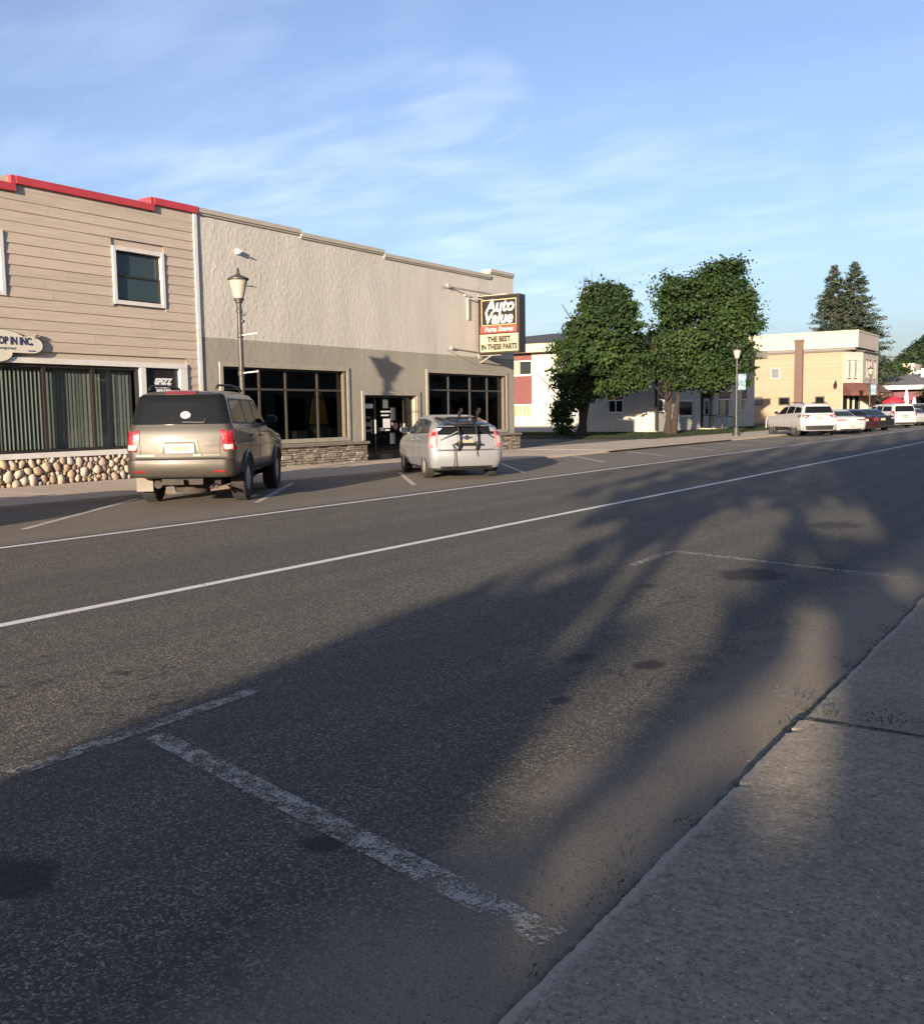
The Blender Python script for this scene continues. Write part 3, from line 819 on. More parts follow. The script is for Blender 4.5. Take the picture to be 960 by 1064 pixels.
# ------------------------------------------------------------------ grey stucco parts store
def build_store():
    t = thing('stucco_store', 'grey two tone stucco store with dark display windows and ledgestone base', 'building', (XF, 25, 0))
    P = dict(parent=t, world=True)
    Y0, Y1 = 17.86, 33.75
    fn = fX(XF)
    w1 = (18.56, 23.60, .74, 2.84); dr = (24.43, 27.20, .07, 2.12); w2 = (27.92, 33.10, .78, 2.92)
    steps = ((17.86, 21.7, 6.68), (21.7, 25.58, 6.60), (25.58, 32.0, 6.50), (32.0, 33.75, 6.72))
    SPL = 3.56
    def disp(u, z):
        f = noise.noise(Vector((u * 1.1, z * .9, 0))) * .006
        wx = noise.noise(Vector((u * 2.3, z * 2.3, 11))) * .5
        a = noise.noise(Vector((u * 9.5 + wx, z * 8.5, 3))); a2 = noise.noise(Vector((u * 19, z * 17 + wx, 5))); b = noise.noise(Vector((u * 19, z * 17, 7)))
        r = min(.5, max(0, a - .12) * 2.2) * .0075 + min(.5, max(0, a2 - .12) * 2.5) * .0085 + b * .003
        fade = 1.0 - .55 * min(1, max(0, (u - 24.5) / 2.5))
        if z < SPL: fade *= .75
        return f + r * fade
    mb = MB(); slab_holes(mb, fn, Y0, Y1, SPL, 6.5, [], -.3, 0, .034, disp)
    for a, b, z in steps:
        if z > 6.505: slab_holes(mb, fn, a, b, 6.5, z, [], -.3, 0, .05, disp)
    mb.box(XF - .3, XF - .02, Y0, Y1 - .003, SPL, 6.5)
    mb.build('upper_wall', M['stucco_up'], smooth=80, **P)
    mb = MB(); slab_holes(mb, fn, Y0, Y1, .05, SPL - .001, [w1, dr, w2], -.3, .0, .055, disp)
    mb.build('lower_wall', M['stucco_low'], smooth=80, **P)
    # side and rear walls, lower behind the false front
    mb = MB(); mb.box(XF - 2.5, XF - .005, Y1 - .25, Y1 + .01, .0, 6.45); mb.box(XF - 26, XF - 2.5, Y1 - .25, Y1, .0, 4.9)
    mb.box(XF - 26, XF - .3, Y0, Y0 + .2, 0, 5.0); mb.box(XF - 26, XF - 25.8, Y0 + .2, Y1 - .25, 0, 4.9)
    mb.build('side_wall', M['stucco_low'], **P)
    mb = MB(); mb.box(XF - 25.8, XF - .31, Y0 + .2, Y1 - .25, 4.6, 4.75); mb.build('roof', M['roof_dark'], **P)
    mb = MB()
    for a, b, z in steps:
        mb.box(XF - .32, XF + .075, a, b, z, z + .125); mb.box(XF - .30, XF + .045, a, b, z - .05, z - .002)
    mb.build('coping', M['stucco_trim'], bevel=.01, **P)
    # display windows
    for (a, b, c, d), mull in ((w1, (20.0, 21.05, 22.40)), (w2, (29.35, 30.75, 31.95))):
        f = frame_mb(fn, a - .12, b + .12, c - .02, d + .11, .12, -.02, .035).build('window_casing', M['casing'], bevel=.006, **P)
        mb = MB()
        for y in (a, *mull, b - .06): fbox(mb, fn, y, y + .06, c, d, -.2, -.13)
        for z in (c, d - .62, d - .06): fbox(mb, fn, a, b, z, z + .06, -.195, -.132)
        w = mb.build('display_window', M['mullion'], **P)
        g = MB(); g.quad(fn(a, c, -.165), fn(b, c, -.165), fn(b, d, -.165), fn(a, d, -.165))
        p = g.build('pane', M['pane_dark'], parent=w); p.data.transform(Matrix.Translation(-t.location))
        g = MB(); fbox(g, fn, b - .10, b - .004, c, d, -.13, -.015)
        q = g.build('jamb', M['wood_sill'], parent=w); q.data.transform(Matrix.Translation(-t.location))
    # things behind the glass
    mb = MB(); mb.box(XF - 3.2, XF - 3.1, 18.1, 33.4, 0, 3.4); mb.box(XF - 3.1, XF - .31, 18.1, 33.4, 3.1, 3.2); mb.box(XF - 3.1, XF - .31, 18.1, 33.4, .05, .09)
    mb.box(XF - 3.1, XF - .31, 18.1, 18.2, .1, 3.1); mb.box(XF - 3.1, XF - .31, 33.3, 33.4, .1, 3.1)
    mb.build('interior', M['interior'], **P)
    # stone base with cap on both sides of the door
    for a, b, zt in ((17.9, 24.40, .60), (27.24, 33.95, .64)):
        mb = MB(); mb.cur = 1; mb.box(XF - .05, XF + .06, a, b, .0, zt); mb.cur = 0
        ledge_wall(mb, fX(XF + .06), a, b, .06, zt)
        if b > 33: 
            ledge_wall(mb, lambda u, z, d: (u, b + d, z), XF - .04, XF + .12, .06, zt)
        mb.build('stone_base', [M['ledge'], M['mortar']], **P)
        mb = MB(); mb.box(XF - .1, XF + .2, a - .01, b + .06, zt + .001, zt + .085); mb.build('base_cap', M['cap'], bevel=.015, **P)
    # entrance
    mb = MB()
    for y0, y1 in ((24.30, 24.43), (27.20, 27.42)): fbox(mb, fn, y0, y1, .70 if y0 < 25 else .72, 2.12, -.02, .04)
    fbox(mb, fn, 24.30, 27.42, 2.121, 2.25, -.02, .042)
    mb.build('door_casing', M['casing'], bevel=.006, **P)
    mb = MB()
    for y in (24.43, 25.16, 26.72, 27.14): fbox(mb, fn, y, y + .06, .07, 2.12, -.24, -.17)
    fbox(mb, fn, 24.43, 27.2, 2.05, 2.12, -.238, -.172); fbox(mb, fn, 24.43, 27.2, .07, .22, -.238, -.172)
    d = mb.build('door', M['frame'], **P)
    tr = Matrix.Translation(-t.location)
    g = MB(); g.quad(fn(24.45, .1, -.2), fn(27.15, .1, -.2), fn(27.15, 2.1, -.2), fn(24.45, 2.1, -.2)); g.build('pane', M['pane_dark'], parent=d).data.transform(tr)
    for u0_, u1_, z0_, z1_ in ((25.13, 25.155, .9, 1.35), (26.68, 26.70, .95, 1.2)):
        mb = MB(); fbox(mb, fn, u0_, u1_, z0_, z1_, -.17, -.10); mb.build('handle', M['alloy'], parent=d).data.transform(tr)
    def note(u, z, w, h, m):
        mb = MB(); fbox(mb, fn, u - w / 2, u + w / 2, z - h / 2, z + h / 2, -.197, -.192); mb.build('notice', m, parent=d).data.transform(tr)
    note(24.78, 1.78, .66, .14, M['paper'])
    note(25.78, 1.86, .26, .30, M['paper_dim']); note(26.17, 1.52, .26, .42, M['paper_dim']); note(25.80, 1.60, .56, .05, M['paper']); note(25.74, 1.48, .40, .05, M['paper'])
    note(25.82, 1.22, .38, .30, M['paper']); note(25.52, 1.03, .30, .11, M['paper_dim']); note(25.86, 1.0, .24, .05, M['paper']); note(26.13, .72, .26, .36, M['paper_dim'])
    note(24.78, 1.42, .42, .06, M['paper_dim']); note(24.76, 1.20, .46, .14, M['paper_dim']); note(24.74, 1.0, .5, .08, M['paper_dim'])
    note(26.12, 1.2, .1, .1, M['sticker'])
    mb = MB(); mb.lathe([(.12, 0), (.12, .004), (0, .005)], (XF - .195, 26.30, 1.12), 'x', 16); mb.build('notice', M['tailpink'], parent=d).data.transform(tr)
    # conduit and fittings on the wall
    mb = MB(); mb.tube([(XF + .05, 29.2, 5.93), (XF + .05, 33.6, 5.95)], .014, 6); mb.tube([(XF + .06, 28.7, 5.88), (XF + .05, 29.2, 5.93), (XF + .05, 30.35, 5.75)], .012, 6); mb.box(XF + .01, XF + .1, 29.1, 29.3, 5.88, 5.99)
    mb.tube([(XF + .05, 29.3, 3.80), (XF + .05, 31.0, 3.74)], .018, 6); mb.box(XF + .01, XF + .09, 29.3, 29.45, 3.76, 3.85)
    mb.tube([(XF + .05, 29.0, 3.75), (XF + .06, 30.9, 3.3)], .01, 6)
    mb.build('conduit', M['stucco_trim'], smooth=40, **P)
    mb = MB(); mb.box(XF, XF + .12, 19.18, 19.26, 5.80, 5.93); mb.box(XF + .05, XF + .2, 19.2, 19.24, 5.84, 5.88); mb.build('bracket', M['trim'], bevel=.006, **P)
    mb = MB(); mb.tube([(XF + .02, 19.5, 5.02), (XF + .04, 19.75, 5.03)], .012, 6); mb.build('hook', M['stucco_trim'], **P)
store = build_store()
# a display board and boxes standing inside the shop window
tb = thing('display_board', 'yellow bell shaped display board behind the wide dark store window', 'display', (XF - .5, 22.8, 1.0))
mb = MB(); mb.prism([(22.45, 1.25), (23.25, 1.25), (23.1, 2.0), (22.95, 2.25), (22.75, 2.25), (22.6, 2.0)], fX(XF - .5), 0, .03); mb.build('board', plain('yellow_board', (.55, .36, .08), .6), tb, True)
mb = MB(); mb.prism([(22.5, 1.08), (23.2, 1.08), (23.2, 1.2), (22.5, 1.2)], fX(XF - .5), 0, .03); mb.build('label_strip', plain('blue_board', (.12, .2, .3), .6), tb, True)
mb = MB(); mb.box(XF - .5, XF - .47, 22.8, 22.9, .1, 1.25); mb.build('leg', M['black_metal'], tb, True)
for (u, w, h) in ((21.95, .34, .26), (22.9, .55, .34)):
    mb = MB(); mb.box(-.15, .15, -w / 2, w / 2, 0, h); mb.box(-.155, .155, -w / 2 - .004, w / 2 + .004, h * .8, h + .004)
    o = mb.build('carton', plain('dim_carton', (.25, .24, .21), .8), bevel=.004); o.location = (XF - .45, u, .8)
    tag(o, 'small pale carton on the sill inside the dark window, beside a mullion' if w < .4 else 'wide pale carton on the window sill under the yellow display board', 'carton', 'cartons behind the store glass')
sheet('window_shelf', M['interior_mid'], XF - .9, XF - .32, 18.3, 33.2, .79)

def build_store_sign():
    YS = 31.07; t = thing('hanging_sign', 'black illuminated box sign reading Auto Value Parts Stores hung off the stucco wall', 'sign', (XF + .05, YS + .2, 3.7))
    P = dict(parent=t, world=True)
    x0, x1, z0, z1 = XF + .09, XF + 1.82, 3.66, 5.72; y0, y1 = YS, YS + .42
    f = fY(y0)
    mb = MB(); mb.box(x0, x1, y0, y1, z0, z1); mb.build('cabinet', M['sign_black'], bevel=.015, **P)
    rim = frame_mb(f, x0 - .005, x1 + .005, z0 - .005, z1 + .005, .055, 0.002, .03).build('rim', plain('dark_bronze_rim', (.06, .045, .03), .4, .5), **P)
    sx0, sx1 = x0 + .10, x1 - .10; cx = (sx0 + sx1) / 2
    mb = MB(); fbox(mb, f, x0 + .06, x1 - .06, z0 + .06, 4.35, .002, .012); low = mb.build('letter_panel', M['sign_cream'], **P)
    g = frame_mb(f, sx0 + .03, sx1 - .03, 4.66, z1 - .14, .025, .002, .012).build('gold_border', M['sign_gold'], **P)
    mb = MB(); fbox(mb, f, sx0 - .02, sx1 - .02, 4.40, 4.64, .002, .013); band = mb.build('red_band', M['sign_red'], **P)
    at = lambda cx, z: (lambda u, v, d: (cx + u, y0 - .012 - d, z + v))
    mb = MB(); text_mb(mb, 'Auto', .60, at(cx + .05, 5.16), .22, .021, .95, 'CENTER', .01); text_mb(mb, 'Value', .58, at(cx - .03, 4.74), .22, .021, .93, 'CENTER', .01)
    mb.build('lettering', M['sign_white'], **P)
    mb = MB(); text_mb(mb, 'Parts Stores', .225, at(cx, 4.445), .25, .006, 1.02, 'CENTER', .008, 1.05); mb.build('lettering', M['sign_white'], parent=band).data.transform(Matrix.Translation(-t.location))
    mb = MB(); text_mb(mb, 'THE BEST', .27, at(cx, 4.07), 0, .013, .80, 'CENTER', .008, 1.05); text_mb(mb, 'IN THESE PARTS', .27, at(cx, 3.80), 0, .013, .74, 'CENTER', .008, 1.05)
    mb.build('lettering', M['sign_black'], parent=low).data.transform(Matrix.Translation(-t.location))
    mb = MB()
    mb.box(XF, XF + .06, 30.42, 30.52, 4.87, 5.72); mb.tube([(XF + .03, 30.47, 5.62), (XF + .35, YS + .21, 5.62)], .022, 8); mb.box(XF - .0, XF + .07, 30.25, 30.6, 5.68, 5.75)
    mb.tube([(XF + .0, YS + .21, 3.62), (x1 - .9, YS + .21, 3.62)], .03, 8); mb.tube([(XF, YS + .21, 5.76), (x1 - .6, YS + .21, 5.76)], .03, 8)
    mb.tube([(XF, YS + .21, 3.35), (x0 + .4, YS + .21, 3.60)], .02, 8); mb.box(XF, XF + .03, YS + .1, YS + .32, 3.5, 5.85)
    mb.build('bracket', M['stucco_trim'], **P)
build_store_sign()

# ------------------------------------------------------------------ street lamps
def make_lamp(loc, label, banner):
    t = thing('street_lamp', label, 'street lamp', loc, 0, 'lantern street lamps along the far sidewalk')
    mb = MB(); mb.lathe([(.23, 0), (.23, .06), (.20, .09), (.20, .14), (.165, .17), (.14, .30), (.115, .42), (.13, .45), (.13, .49), (.085, .52)], n=16)
    mb.build('base', M['post'], t, smooth=35)
    mb = MB(); mb.lathe([(.075, .50), (.068, 2.0), (.058, 3.85), (.075, 3.86), (.075, 3.92), (.06, 3.95), (.062, 4.08), (.09, 4.10), (.09, 4.14), (.075, 4.16)], n=12)
    mb.lathe([(.068, 2.38), (.085, 2.40), (.085, 2.50), (.068, 2.52)], n=12); mb.lathe([(.064, 3.28), (.08, 3.30), (.08, 3.38), (.063, 3.40)], n=12)
    mb.build('post', M['post'], t, smooth=35)
    mb = MB(); mb.lathe([(.105, 4.165), (.215, 4.60), (.22, 4.62), (.0, 4.63)], n=20); l = mb.build('lantern', M['lantern'], t, smooth=40)
    mb = MB(); mb.lathe([(.12, 4.15), (.125, 4.19), (.112, 4.20)], n=20); mb.build('collar', M['post'], t, smooth=35)
    mb = MB(); mb.lathe([(.218, 4.605), (.25, 4.625), (.25, 4.655), (.16, 4.70), (.06, 4.74), (.03, 4.80), (.04, 4.83), (.012, 4.90), (0, 4.91)], n=20)
    mb.build('cap', M['post'], t, smooth=35)
    mb = MB(); mb.tube([(.05, 0, 3.84), (.14, .02, 3.78), (.17, .03, 3.86)], .016, 6); mb.lathe([(0, -.04), (.045, -.02), (.045, .02), (0, .04)], (.10, .0, 3.66), 'z', 8)
    mb.build('basket_hook', M['black_metal'], t, smooth=40)
    for z in (2.46, 3.34):
        mb = MB(); mb.tube([(.06, 0, z), (.52, .0, z + .02)], .017, 8); mb.lathe([(0, -.03), (.03, 0), (0, .03)], (.53, 0, z + .02), 'x', 8)
        mb.build('banner_arm', M['trim'] if not banner else M['post'], t, smooth=40)
    if banner:
        mb = MB(); vs = []
        for j in range(9):
            z = 2.49 + .84 * j / 8
            for i in range(6):
                x = .08 + .42 * i / 5; vs.append((x, .03 * math.sin(j * .7 + i * .5), z))
        vs2 = [(x, y + .004, z) for x, y, z in vs]
        fs = [(j * 6 + i, j * 6 + i + 1, j * 6 + i + 7, j * 6 + i + 6) for j in range(8) for i in range(5)]
        mb.add(vs, fs); mb.add(vs2, [f[::-1] for f in fs])
        mb.build('banner', M['banner'], t, smooth=60, fixn=False)
    return t
make_lamp((-17.3, 16.9, .07), 'grey lantern lamp post without a banner in front of the stucco store', False)
make_lamp((-17.3, 53.6, .075), 'lantern lamp post with a blue banner in front of the white apartment house', True)
make_lamp((-17.3, 88.6, .075), 'distant lantern lamp post with blue banner before the brown awning', True)

# ------------------------------------------------------------------ white apartment house
def build_white():
    t = thing('apartment_house', 'white painted two storey apartment house with maroon panels behind the two trees', 'building', (-30, 66, 0))
    P = dict(parent=t, world=True); tr = Matrix.Translation(-t.location)
    XW, YS, XE, YE = -46.0, 58.0, -23.75, 78.0
    fs, fe = fY(YS), fX(XE)
    south = [(-34.6, -32.5, 1.18, 5.36), (-27.0, -25.95, 1.38, 5.1)]
    east = [(58.4, 59.4, 1.4, 5.0), (62.0, 64.6, 1.05, 2.2), (65.9, 68.5, .25, 2.67), (69.6, 72.2, 1.04, 3.5), (74.9, 76.15, 1.37, 5.05), (62.0, 64.6, 3.9, 5.05), (69.7, 72.2, 3.95, 5.05)]
    mb = MB(); slab_holes(mb, fs, XW, XE, 0, 5.42, south, -.22); slab_holes(mb, fe, YS, YE, 0, 5.42, east, -.22); mb.quad((XE, YE, 0), (XW, YE, 0), (XW, YE, 5.42), (XE, YE, 5.42)); mb.quad((XW, YE, 0), (XW, YS, 0), (XW, YS, 5.42), (XW, YE, 5.42))
    mb.build('wall', M['white_block'], fixn=False, **P)
    mb = MB(); mb.box(XW + .3, XE - .3, YS + .25, YS + .3, 0, 5.3); mb.box(XE - .3, XE - .25, YS + .3, YE - .3, 0, 5.3)
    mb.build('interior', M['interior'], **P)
    # eaves and hip roof
    o = .75
    mb = MB(); mb.box(XW - o, XE + o, YS - o, YE + o, 5.42, 5.55)
    fb = MB()
    fb.box(XW - o, XE + o, YS - o - .02, YS - o + .05, 5.43, 5.98); fb.box(XE + o - .05, XE + o + .02, YS - o + .05, YE + o, 5.43, 5.98)
    mb.build('soffit', M['cream'], **P); fb.build('fascia', M['cream'], **P)
    z0, hz = 5.975, 1.5; x0, x1, y0, y1 = XW - o - .05, XE + o + .05, YS - o - .05, YE + o + .05
    cx0, cx1, cy = x0 + 10.5, x1 - 10.5, (y0 + y1) / 2
    mb = MB(); mb.add([(x0, y0, z0), (x1, y0, z0), (x1, y1, z0), (x0, y1, z0), (cx0, cy, z0 + hz), (cx1, cy, z0 + hz)], [(0, 1, 5, 4), (1, 2, 5), (2, 3, 4, 5), (3, 0, 4)])
    mb.build('roof', M['roof_dark'], **P)
    def win(fn, u0, u1, z0, z1, fill, split=1, w=.07):
        f = frame_mb(fn, u0, u1, z0, z1, w, -.12, -.05, .05)
        for k in range(1, split): fbox(f, fn, u0 + (u1 - u0) * k / split - .03, u0 + (u1 - u0) * k / split + .03, z0 + w, z1 - w, -.118, -.052)
        f = f.build('window', M['trim'], **P)
        g = MB(); g.quad(fn(u0, z0, -.1), fn(u1, z0, -.1), fn(u1, z1, -.1), fn(u0, z1, -.1)); g.build('pane', M['pane'] if fill else M['carglass'], parent=f).data.transform(tr)
        if fill:
            c = MB(); n = 24; a, b = fill if isinstance(fill, tuple) else (0, 1)
            pts = [fn(u0 + (u1 - u0) * (a + (b - a) * i / n), z, -.16 + .018 * math.sin(i * 1.9)) for i in range(n + 1) for z in (z0, z1)]
            c.add(pts, [(2 * i, 2 * i + 2, 2 * i + 3, 2 * i + 1) for i in range(n)]); c.build('curtain', M['curtain'], parent=f, fixn=False).data.transform(tr)
    def panel(fn, u0, u1, z0, z1):
        mb = MB(); fbox(mb, fn, u0, u1, z0, z1, -.14, -.06); mb.build('maroon_panel', M['maroon'], **P)
    win(fs, -34.6, -32.5, 1.2, 2.06, True, 3); panel(fs, -34.6, -32.5, 2.07, 3.97); win(fs, -34.6, -32.5, 3.98, 4.95, (.0, .55), 2); panel(fs, -34.6, -32.5, 4.96, 5.36)
    win(fs, -27, -25.95, 1.4, 2.22, False, 2); panel(fs, -27, -25.95, 2.23, 3.95); win(fs, -27, -25.95, 3.96, 5.1, False, 2)
    win(fe, 58.4, 59.4, 1.4, 2.22, False); panel(fe, 58.4, 59.4, 2.23, 3.9); win(fe, 58.4, 59.4, 3.92, 5.0, False)
    win(fe, 62.0, 64.6, 1.05, 2.2, False, 1, .12); win(fe, 62, 64.6, 3.9, 5.05, False, 2)
    win(fe, 69.6, 72.2, 1.04, 2.3, (.28, .75), 1, .09); panel(fe, 69.6, 72.2, 2.38, 3.5); win(fe, 69.7, 72.2, 3.95, 5.05, False, 2)
    win(fe, 74.9, 76.15, 1.37, 2.3, (.55, 1.0), 1, .09); panel(fe, 74.9, 76.15, 2.38, 3.9); win(fe, 74.9, 76.15, 3.96, 5.05, (.2, .8), 1, .08)
    mb = MB(); fbox(mb, fe, 66.9, 68.0, .3, 2.3, -.2, -.12); d = mb.build('door', plain('grey_door', (.22, .24, .25), .5), **P)
    mb = MB(); fbox(mb, fe, 67.15, 67.75, 1.2, 2.1, -.118, -.112); mb.build('pane', M['carglass'], parent=d).data.transform(tr)
    mb = MB(); mb.lathe([(0, -.03), (.03, 0), (0, .03)], (XE - .09, 67.9, 1.1), 'x', 8); mb.build('handle', M['alloy'], parent=d).data.transform(tr)
    mb = MB(); mb.box(XE - .2, XE + 1.1, 65.8, 68.7, .1, .26); mb.box(XE + 1.1, XE + 1.45, 65.9, 68.6, .1, .18); mb.build('stoop', M['far_concrete'], bevel=.01, **P)
    mb = MB(); mb.tube([(XE + .06, 57.9, .3), (XE + .06, 57.9, 5.4)], .09, 8); mb.build('downspout', M['bark'], smooth=40, **P)
    mb = MB(); mb.box(XE - .02, XE + 1.0, 65.7, 68.8, 2.75, 2.86); mb.build('door_canopy', M['trim'], **P)
build_white()
def handrail(y, label):
    X = -23.75; t = thing('handrail', label, 'handrail', (X + 1.4, y, .18), 0, 'black stair rails at the white stoop')
    mb = MB(); mb.tube([(X + .1, y, 1.15), (X + .9, y, 1.12), (X + 1.5, y, .92), (X + 1.5, y, .15)], .028, 8); mb.build('rail', M['black_metal'], t, True, smooth=40)
    mb = MB(); mb.tube([(X + .9, y, 1.12), (X + .9, y, .27)], .022, 8); mb.build('baluster', M['black_metal'], t, True, smooth=40)
handrail(65.95, 'black metal stair rail on the near side of the white house stoop')
handrail(68.55, 'black metal stair rail on the far side of the white house stoop')
t = thing('hoop_rail', 'white tubular hoop standing on the verge beyond the lamp post with blue banner', 'rail', (-20.6, 71.5, .08))
mb = MB(); mb.tube([(-20.9, 71.5, .05), (-20.9, 71.5, .75), (-20.82, 71.5, .86), (-20.4, 71.5, .86), (-20.32, 71.5, .75), (-20.32, 71.5, .05)], .035, 8); mb.build('hoop', M['trim'], t, True, smooth=40)

# ------------------------------------------------------------------ tan building with parapet and chimney
def build_tan():
    t = thing('tan_building', 'tan sided corner building with cream parapet and tall brick chimney', 'building', (-25, 100, 0))
    P = dict(parent=t, world=True); tr = Matrix.Translation(-t.location)
    YS, XE, YE, XW = 98.2, -20.3, 107.6, -40.0
    A, B = (-21.55, YS), (XE, 100.4)
    ZT = 6.75
    fs = fY(YS); fe = fX(XE)
    dd = Vector((B[0] - A[0], B[1] - A[1], 0)); L = dd.length; dd /= L; nn = Vector((dd.y, -dd.x, 0))
    fc = lambda u, z, d: (A[0] + dd.x * u + nn.x * d, A[1] + dd.y * u + nn.y * d, z)
    wins = [(-28.35, -27.45, 4.4, 5.5), (-27.55, -26.45, 1.83, 2.62), (-24.1, -23.2, 1.86, 2.64), (-30.1, -29.1, 1.9, 2.68)]
    mb = MB(); clap_wall(mb, fs, XW, A[0], .05, ZT, wins, .2, False); mb.build('side_wall', M['tan_siding'], **P)
    mb = MB(); slab_holes(mb, fY(YS + .02), XW, A[0], 0, ZT, wins, -.2); mb.box(XW, XE - .3, YE - .2, YE, 0, ZT); mb.box(XW, XW + .2, YS + .3, YE - .2, 0, ZT); mb.build('rear_wall', M['tan_siding'], **P)
    ew = [(101.9, 102.7, 4.3, 6.0), (103.3, 104.1, 4.3, 6.0), (105.6, 106.5, 4.3, 6.0)]; cw = [(.55, 1.0, 4.3, 5.9), (1.35, 1.8, 4.3, 5.9)]
    mb = MB(); clap_wall(mb, fe, B[1], YE, 3.4, ZT, ew, .2, False); clap_wall(mb, fc, 0, L, 3.4, ZT, cw, .2, False); mb.build('front_wall', M['grey_siding'], **P)
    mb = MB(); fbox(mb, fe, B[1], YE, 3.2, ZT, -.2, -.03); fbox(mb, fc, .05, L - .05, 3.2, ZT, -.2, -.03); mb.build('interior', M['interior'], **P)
    for h in wins:
        f = frame_mb(fs, *h, .1, -.1, .05).build('window', M['mullion'] if h[3] < 3 else M['grey_siding'], **P)
        g = MB(); g.quad(fs(h[0], h[2], -.06), fs(h[1], h[2], -.06), fs(h[1], h[3], -.06), fs(h[0], h[3], -.06))
        g.build('pane', M['paper_dim'] if (h[0] < -29 or h[3] > 3) else M['carglass'], parent=f).data.transform(tr)
    for fn, hs in ((fe, ew), (fc, cw)):
        for h in hs:
            f = frame_mb(fn, *h, .09, -.02, .05).build('window', M['grey_siding'], **P)
            g = MB(); g.quad(fn(h[0], h[2], .0), fn(h[1], h[2], .0), fn(h[1], h[3], .0), fn(h[0], h[3], .0)); g.build('pane', M['carglass'] if fn is fe else M['paper_dim'], parent=f).data.transform(tr)
    # ground floor shopfront
    mb = MB(); fbox(mb, fe, B[1], YE, .1, 3.2, -.35, -.3); fbox(mb, fc, 0, L, .1, 3.2, -.35, -.3); g = mb.build('shop_front', M['carglass'], **P)
    mb = MB()
    for k in range(9): fbox(mb, fe, B[1] + .05 + k * .87, B[1] + .17 + k * .87, .1, 3.3, -.3, -.15)
    for u in (0.05, .9, 1.6, L - .15): fbox(mb, fc, u, u + .12, .1, 3.3, -.3, -.15)
    mb.build('mullions', M['curtain'], parent=g).data.transform(tr)
    # cornice, parapet
    mb = MB(); mb.prism([(XW, YS - .14), (A[0] + .05, YS - .14), (XE + .2, B[1] - .05), (XE + .2, YE + .05), (XW, YE)], lambda u, v, d: (u, v, d), 6.76, 6.92); mb.build('cornice', plain('dark_cornice', (.10, .085, .07), .7), **P)
    mb = MB(); mb.box(XW, XE - .25, YS + .0, YE, 6.92, 7.12); mb.build('frieze', plain('grey_frieze', (.16, .15, .145), .7), **P)
    mb = MB(); clap_wall(mb, fY(YS - .12), XW, XE - .0, 7.12, 8.55, [], .24, False); mb.box(XW, XE, YS - .11, YE, 7.12, 8.5); p = mb.build('parapet', M['cream_siding'], **P)
    mb = MB(); clap_wall(mb, fX(XE + .01), YS - .1, YE, 7.12, 8.55, [], .2, False); mb.build('parapet_front', M['grey_siding'], parent=p).data.transform(tr)
    mb = MB(); mb.box(XW, XE + .08, YS - .22, YE + .05, 8.55, 8.70); mb.build('parapet_cap', M['cream'], parent=p).data.transform(tr)
    mb = MB(); mb.box(-25.95, -25.22, YS - .5, YS - .02, 0, 7.85); mb.box(-26.0, -25.17, YS - .55, YS - .0, 7.85, 8.05); mb.build('chimney', M['brick'], **P)
    mb = MB(); mb.tube([(A[0] + .1, YS - .25, 6.7), (A[0] - .06, YS - .1, 6.3), (A[0] - .06, YS - .1, .2)], .06, 8); mb.build('downspout', M['cream'], smooth=40, **P)
    mb = MB(); mb.tube([(-22.15, YS - .05, 3.9), (-22.15, YS - .45, 4.1), (-22.15, YS - .5, 3.8)], .04, 6); mb.lathe([(.03, .25), (.18, 0), (.12, -.3), (0, -.35)], (-22.15, YS - .5, 3.7), 'z', 10); mb.build('wall_lantern', M['black_metal'], smooth=40, **P)
    # awning along front
    a = MB(); X0, X1 = XE + .03, XE + 1.6
    y0, y1, zt, zb = 99.6, 107.3, 3.85, 2.95
    a.add([(X0, y0, zt), (X1, y0, zb), (X1, y1, zb), (X0, y1, zt), (X0, y0, zt - .06), (X1, y0, zb - .06), (X1, y1, zb - .06), (X0, y1, zt - .06)], [(0, 1, 2, 3), (7, 6, 5, 4), (0, 4, 5, 1), (2, 6, 7, 3)])
    a.quad((X1, y0, zb - .06), (X1, y1, zb - .06), (X1, y1, zb - .32), (X1, y0, zb - .32)); a.quad((X1 - .01, y0, zb - .06), (X1 - .01, y1, zb - .06), (X1 - .01, y1, zb - .32), (X1 - .01, y0, zb - .32))
    q0 = fc(-.1, zt, .04); q1 = (X1, y0, zb); q2 = fc(-.5, zb, 1.35); q3 = (X0, y0, zt)
    a.add([q0, q3, q1, q2], [(0, 1, 2, 3)]); a.add([q2, q1, (q1[0], q1[1], zb - .32), (q2[0], q2[1], zb - .32)], [(0, 1, 2, 3)])
    a.add([q0, q2, (q2[0], q2[1], zb - .3), (q0[0], q0[1], zb - .3)], [(0, 1, 2, 3)])
    w = a.build('awning', M['awning'], **P)
    mb = MB(); mb.box(X1 + .002, X1 + .012, 101.0, 102.0, zb - .27, zb - .15); mb.box(X1 + .002, X1 + .012, 105.2, 106.1, zb - .27, zb - .15); mb.build('lettering_strip', M['sign_cream'], parent=w).data.transform(tr)
build_tan()

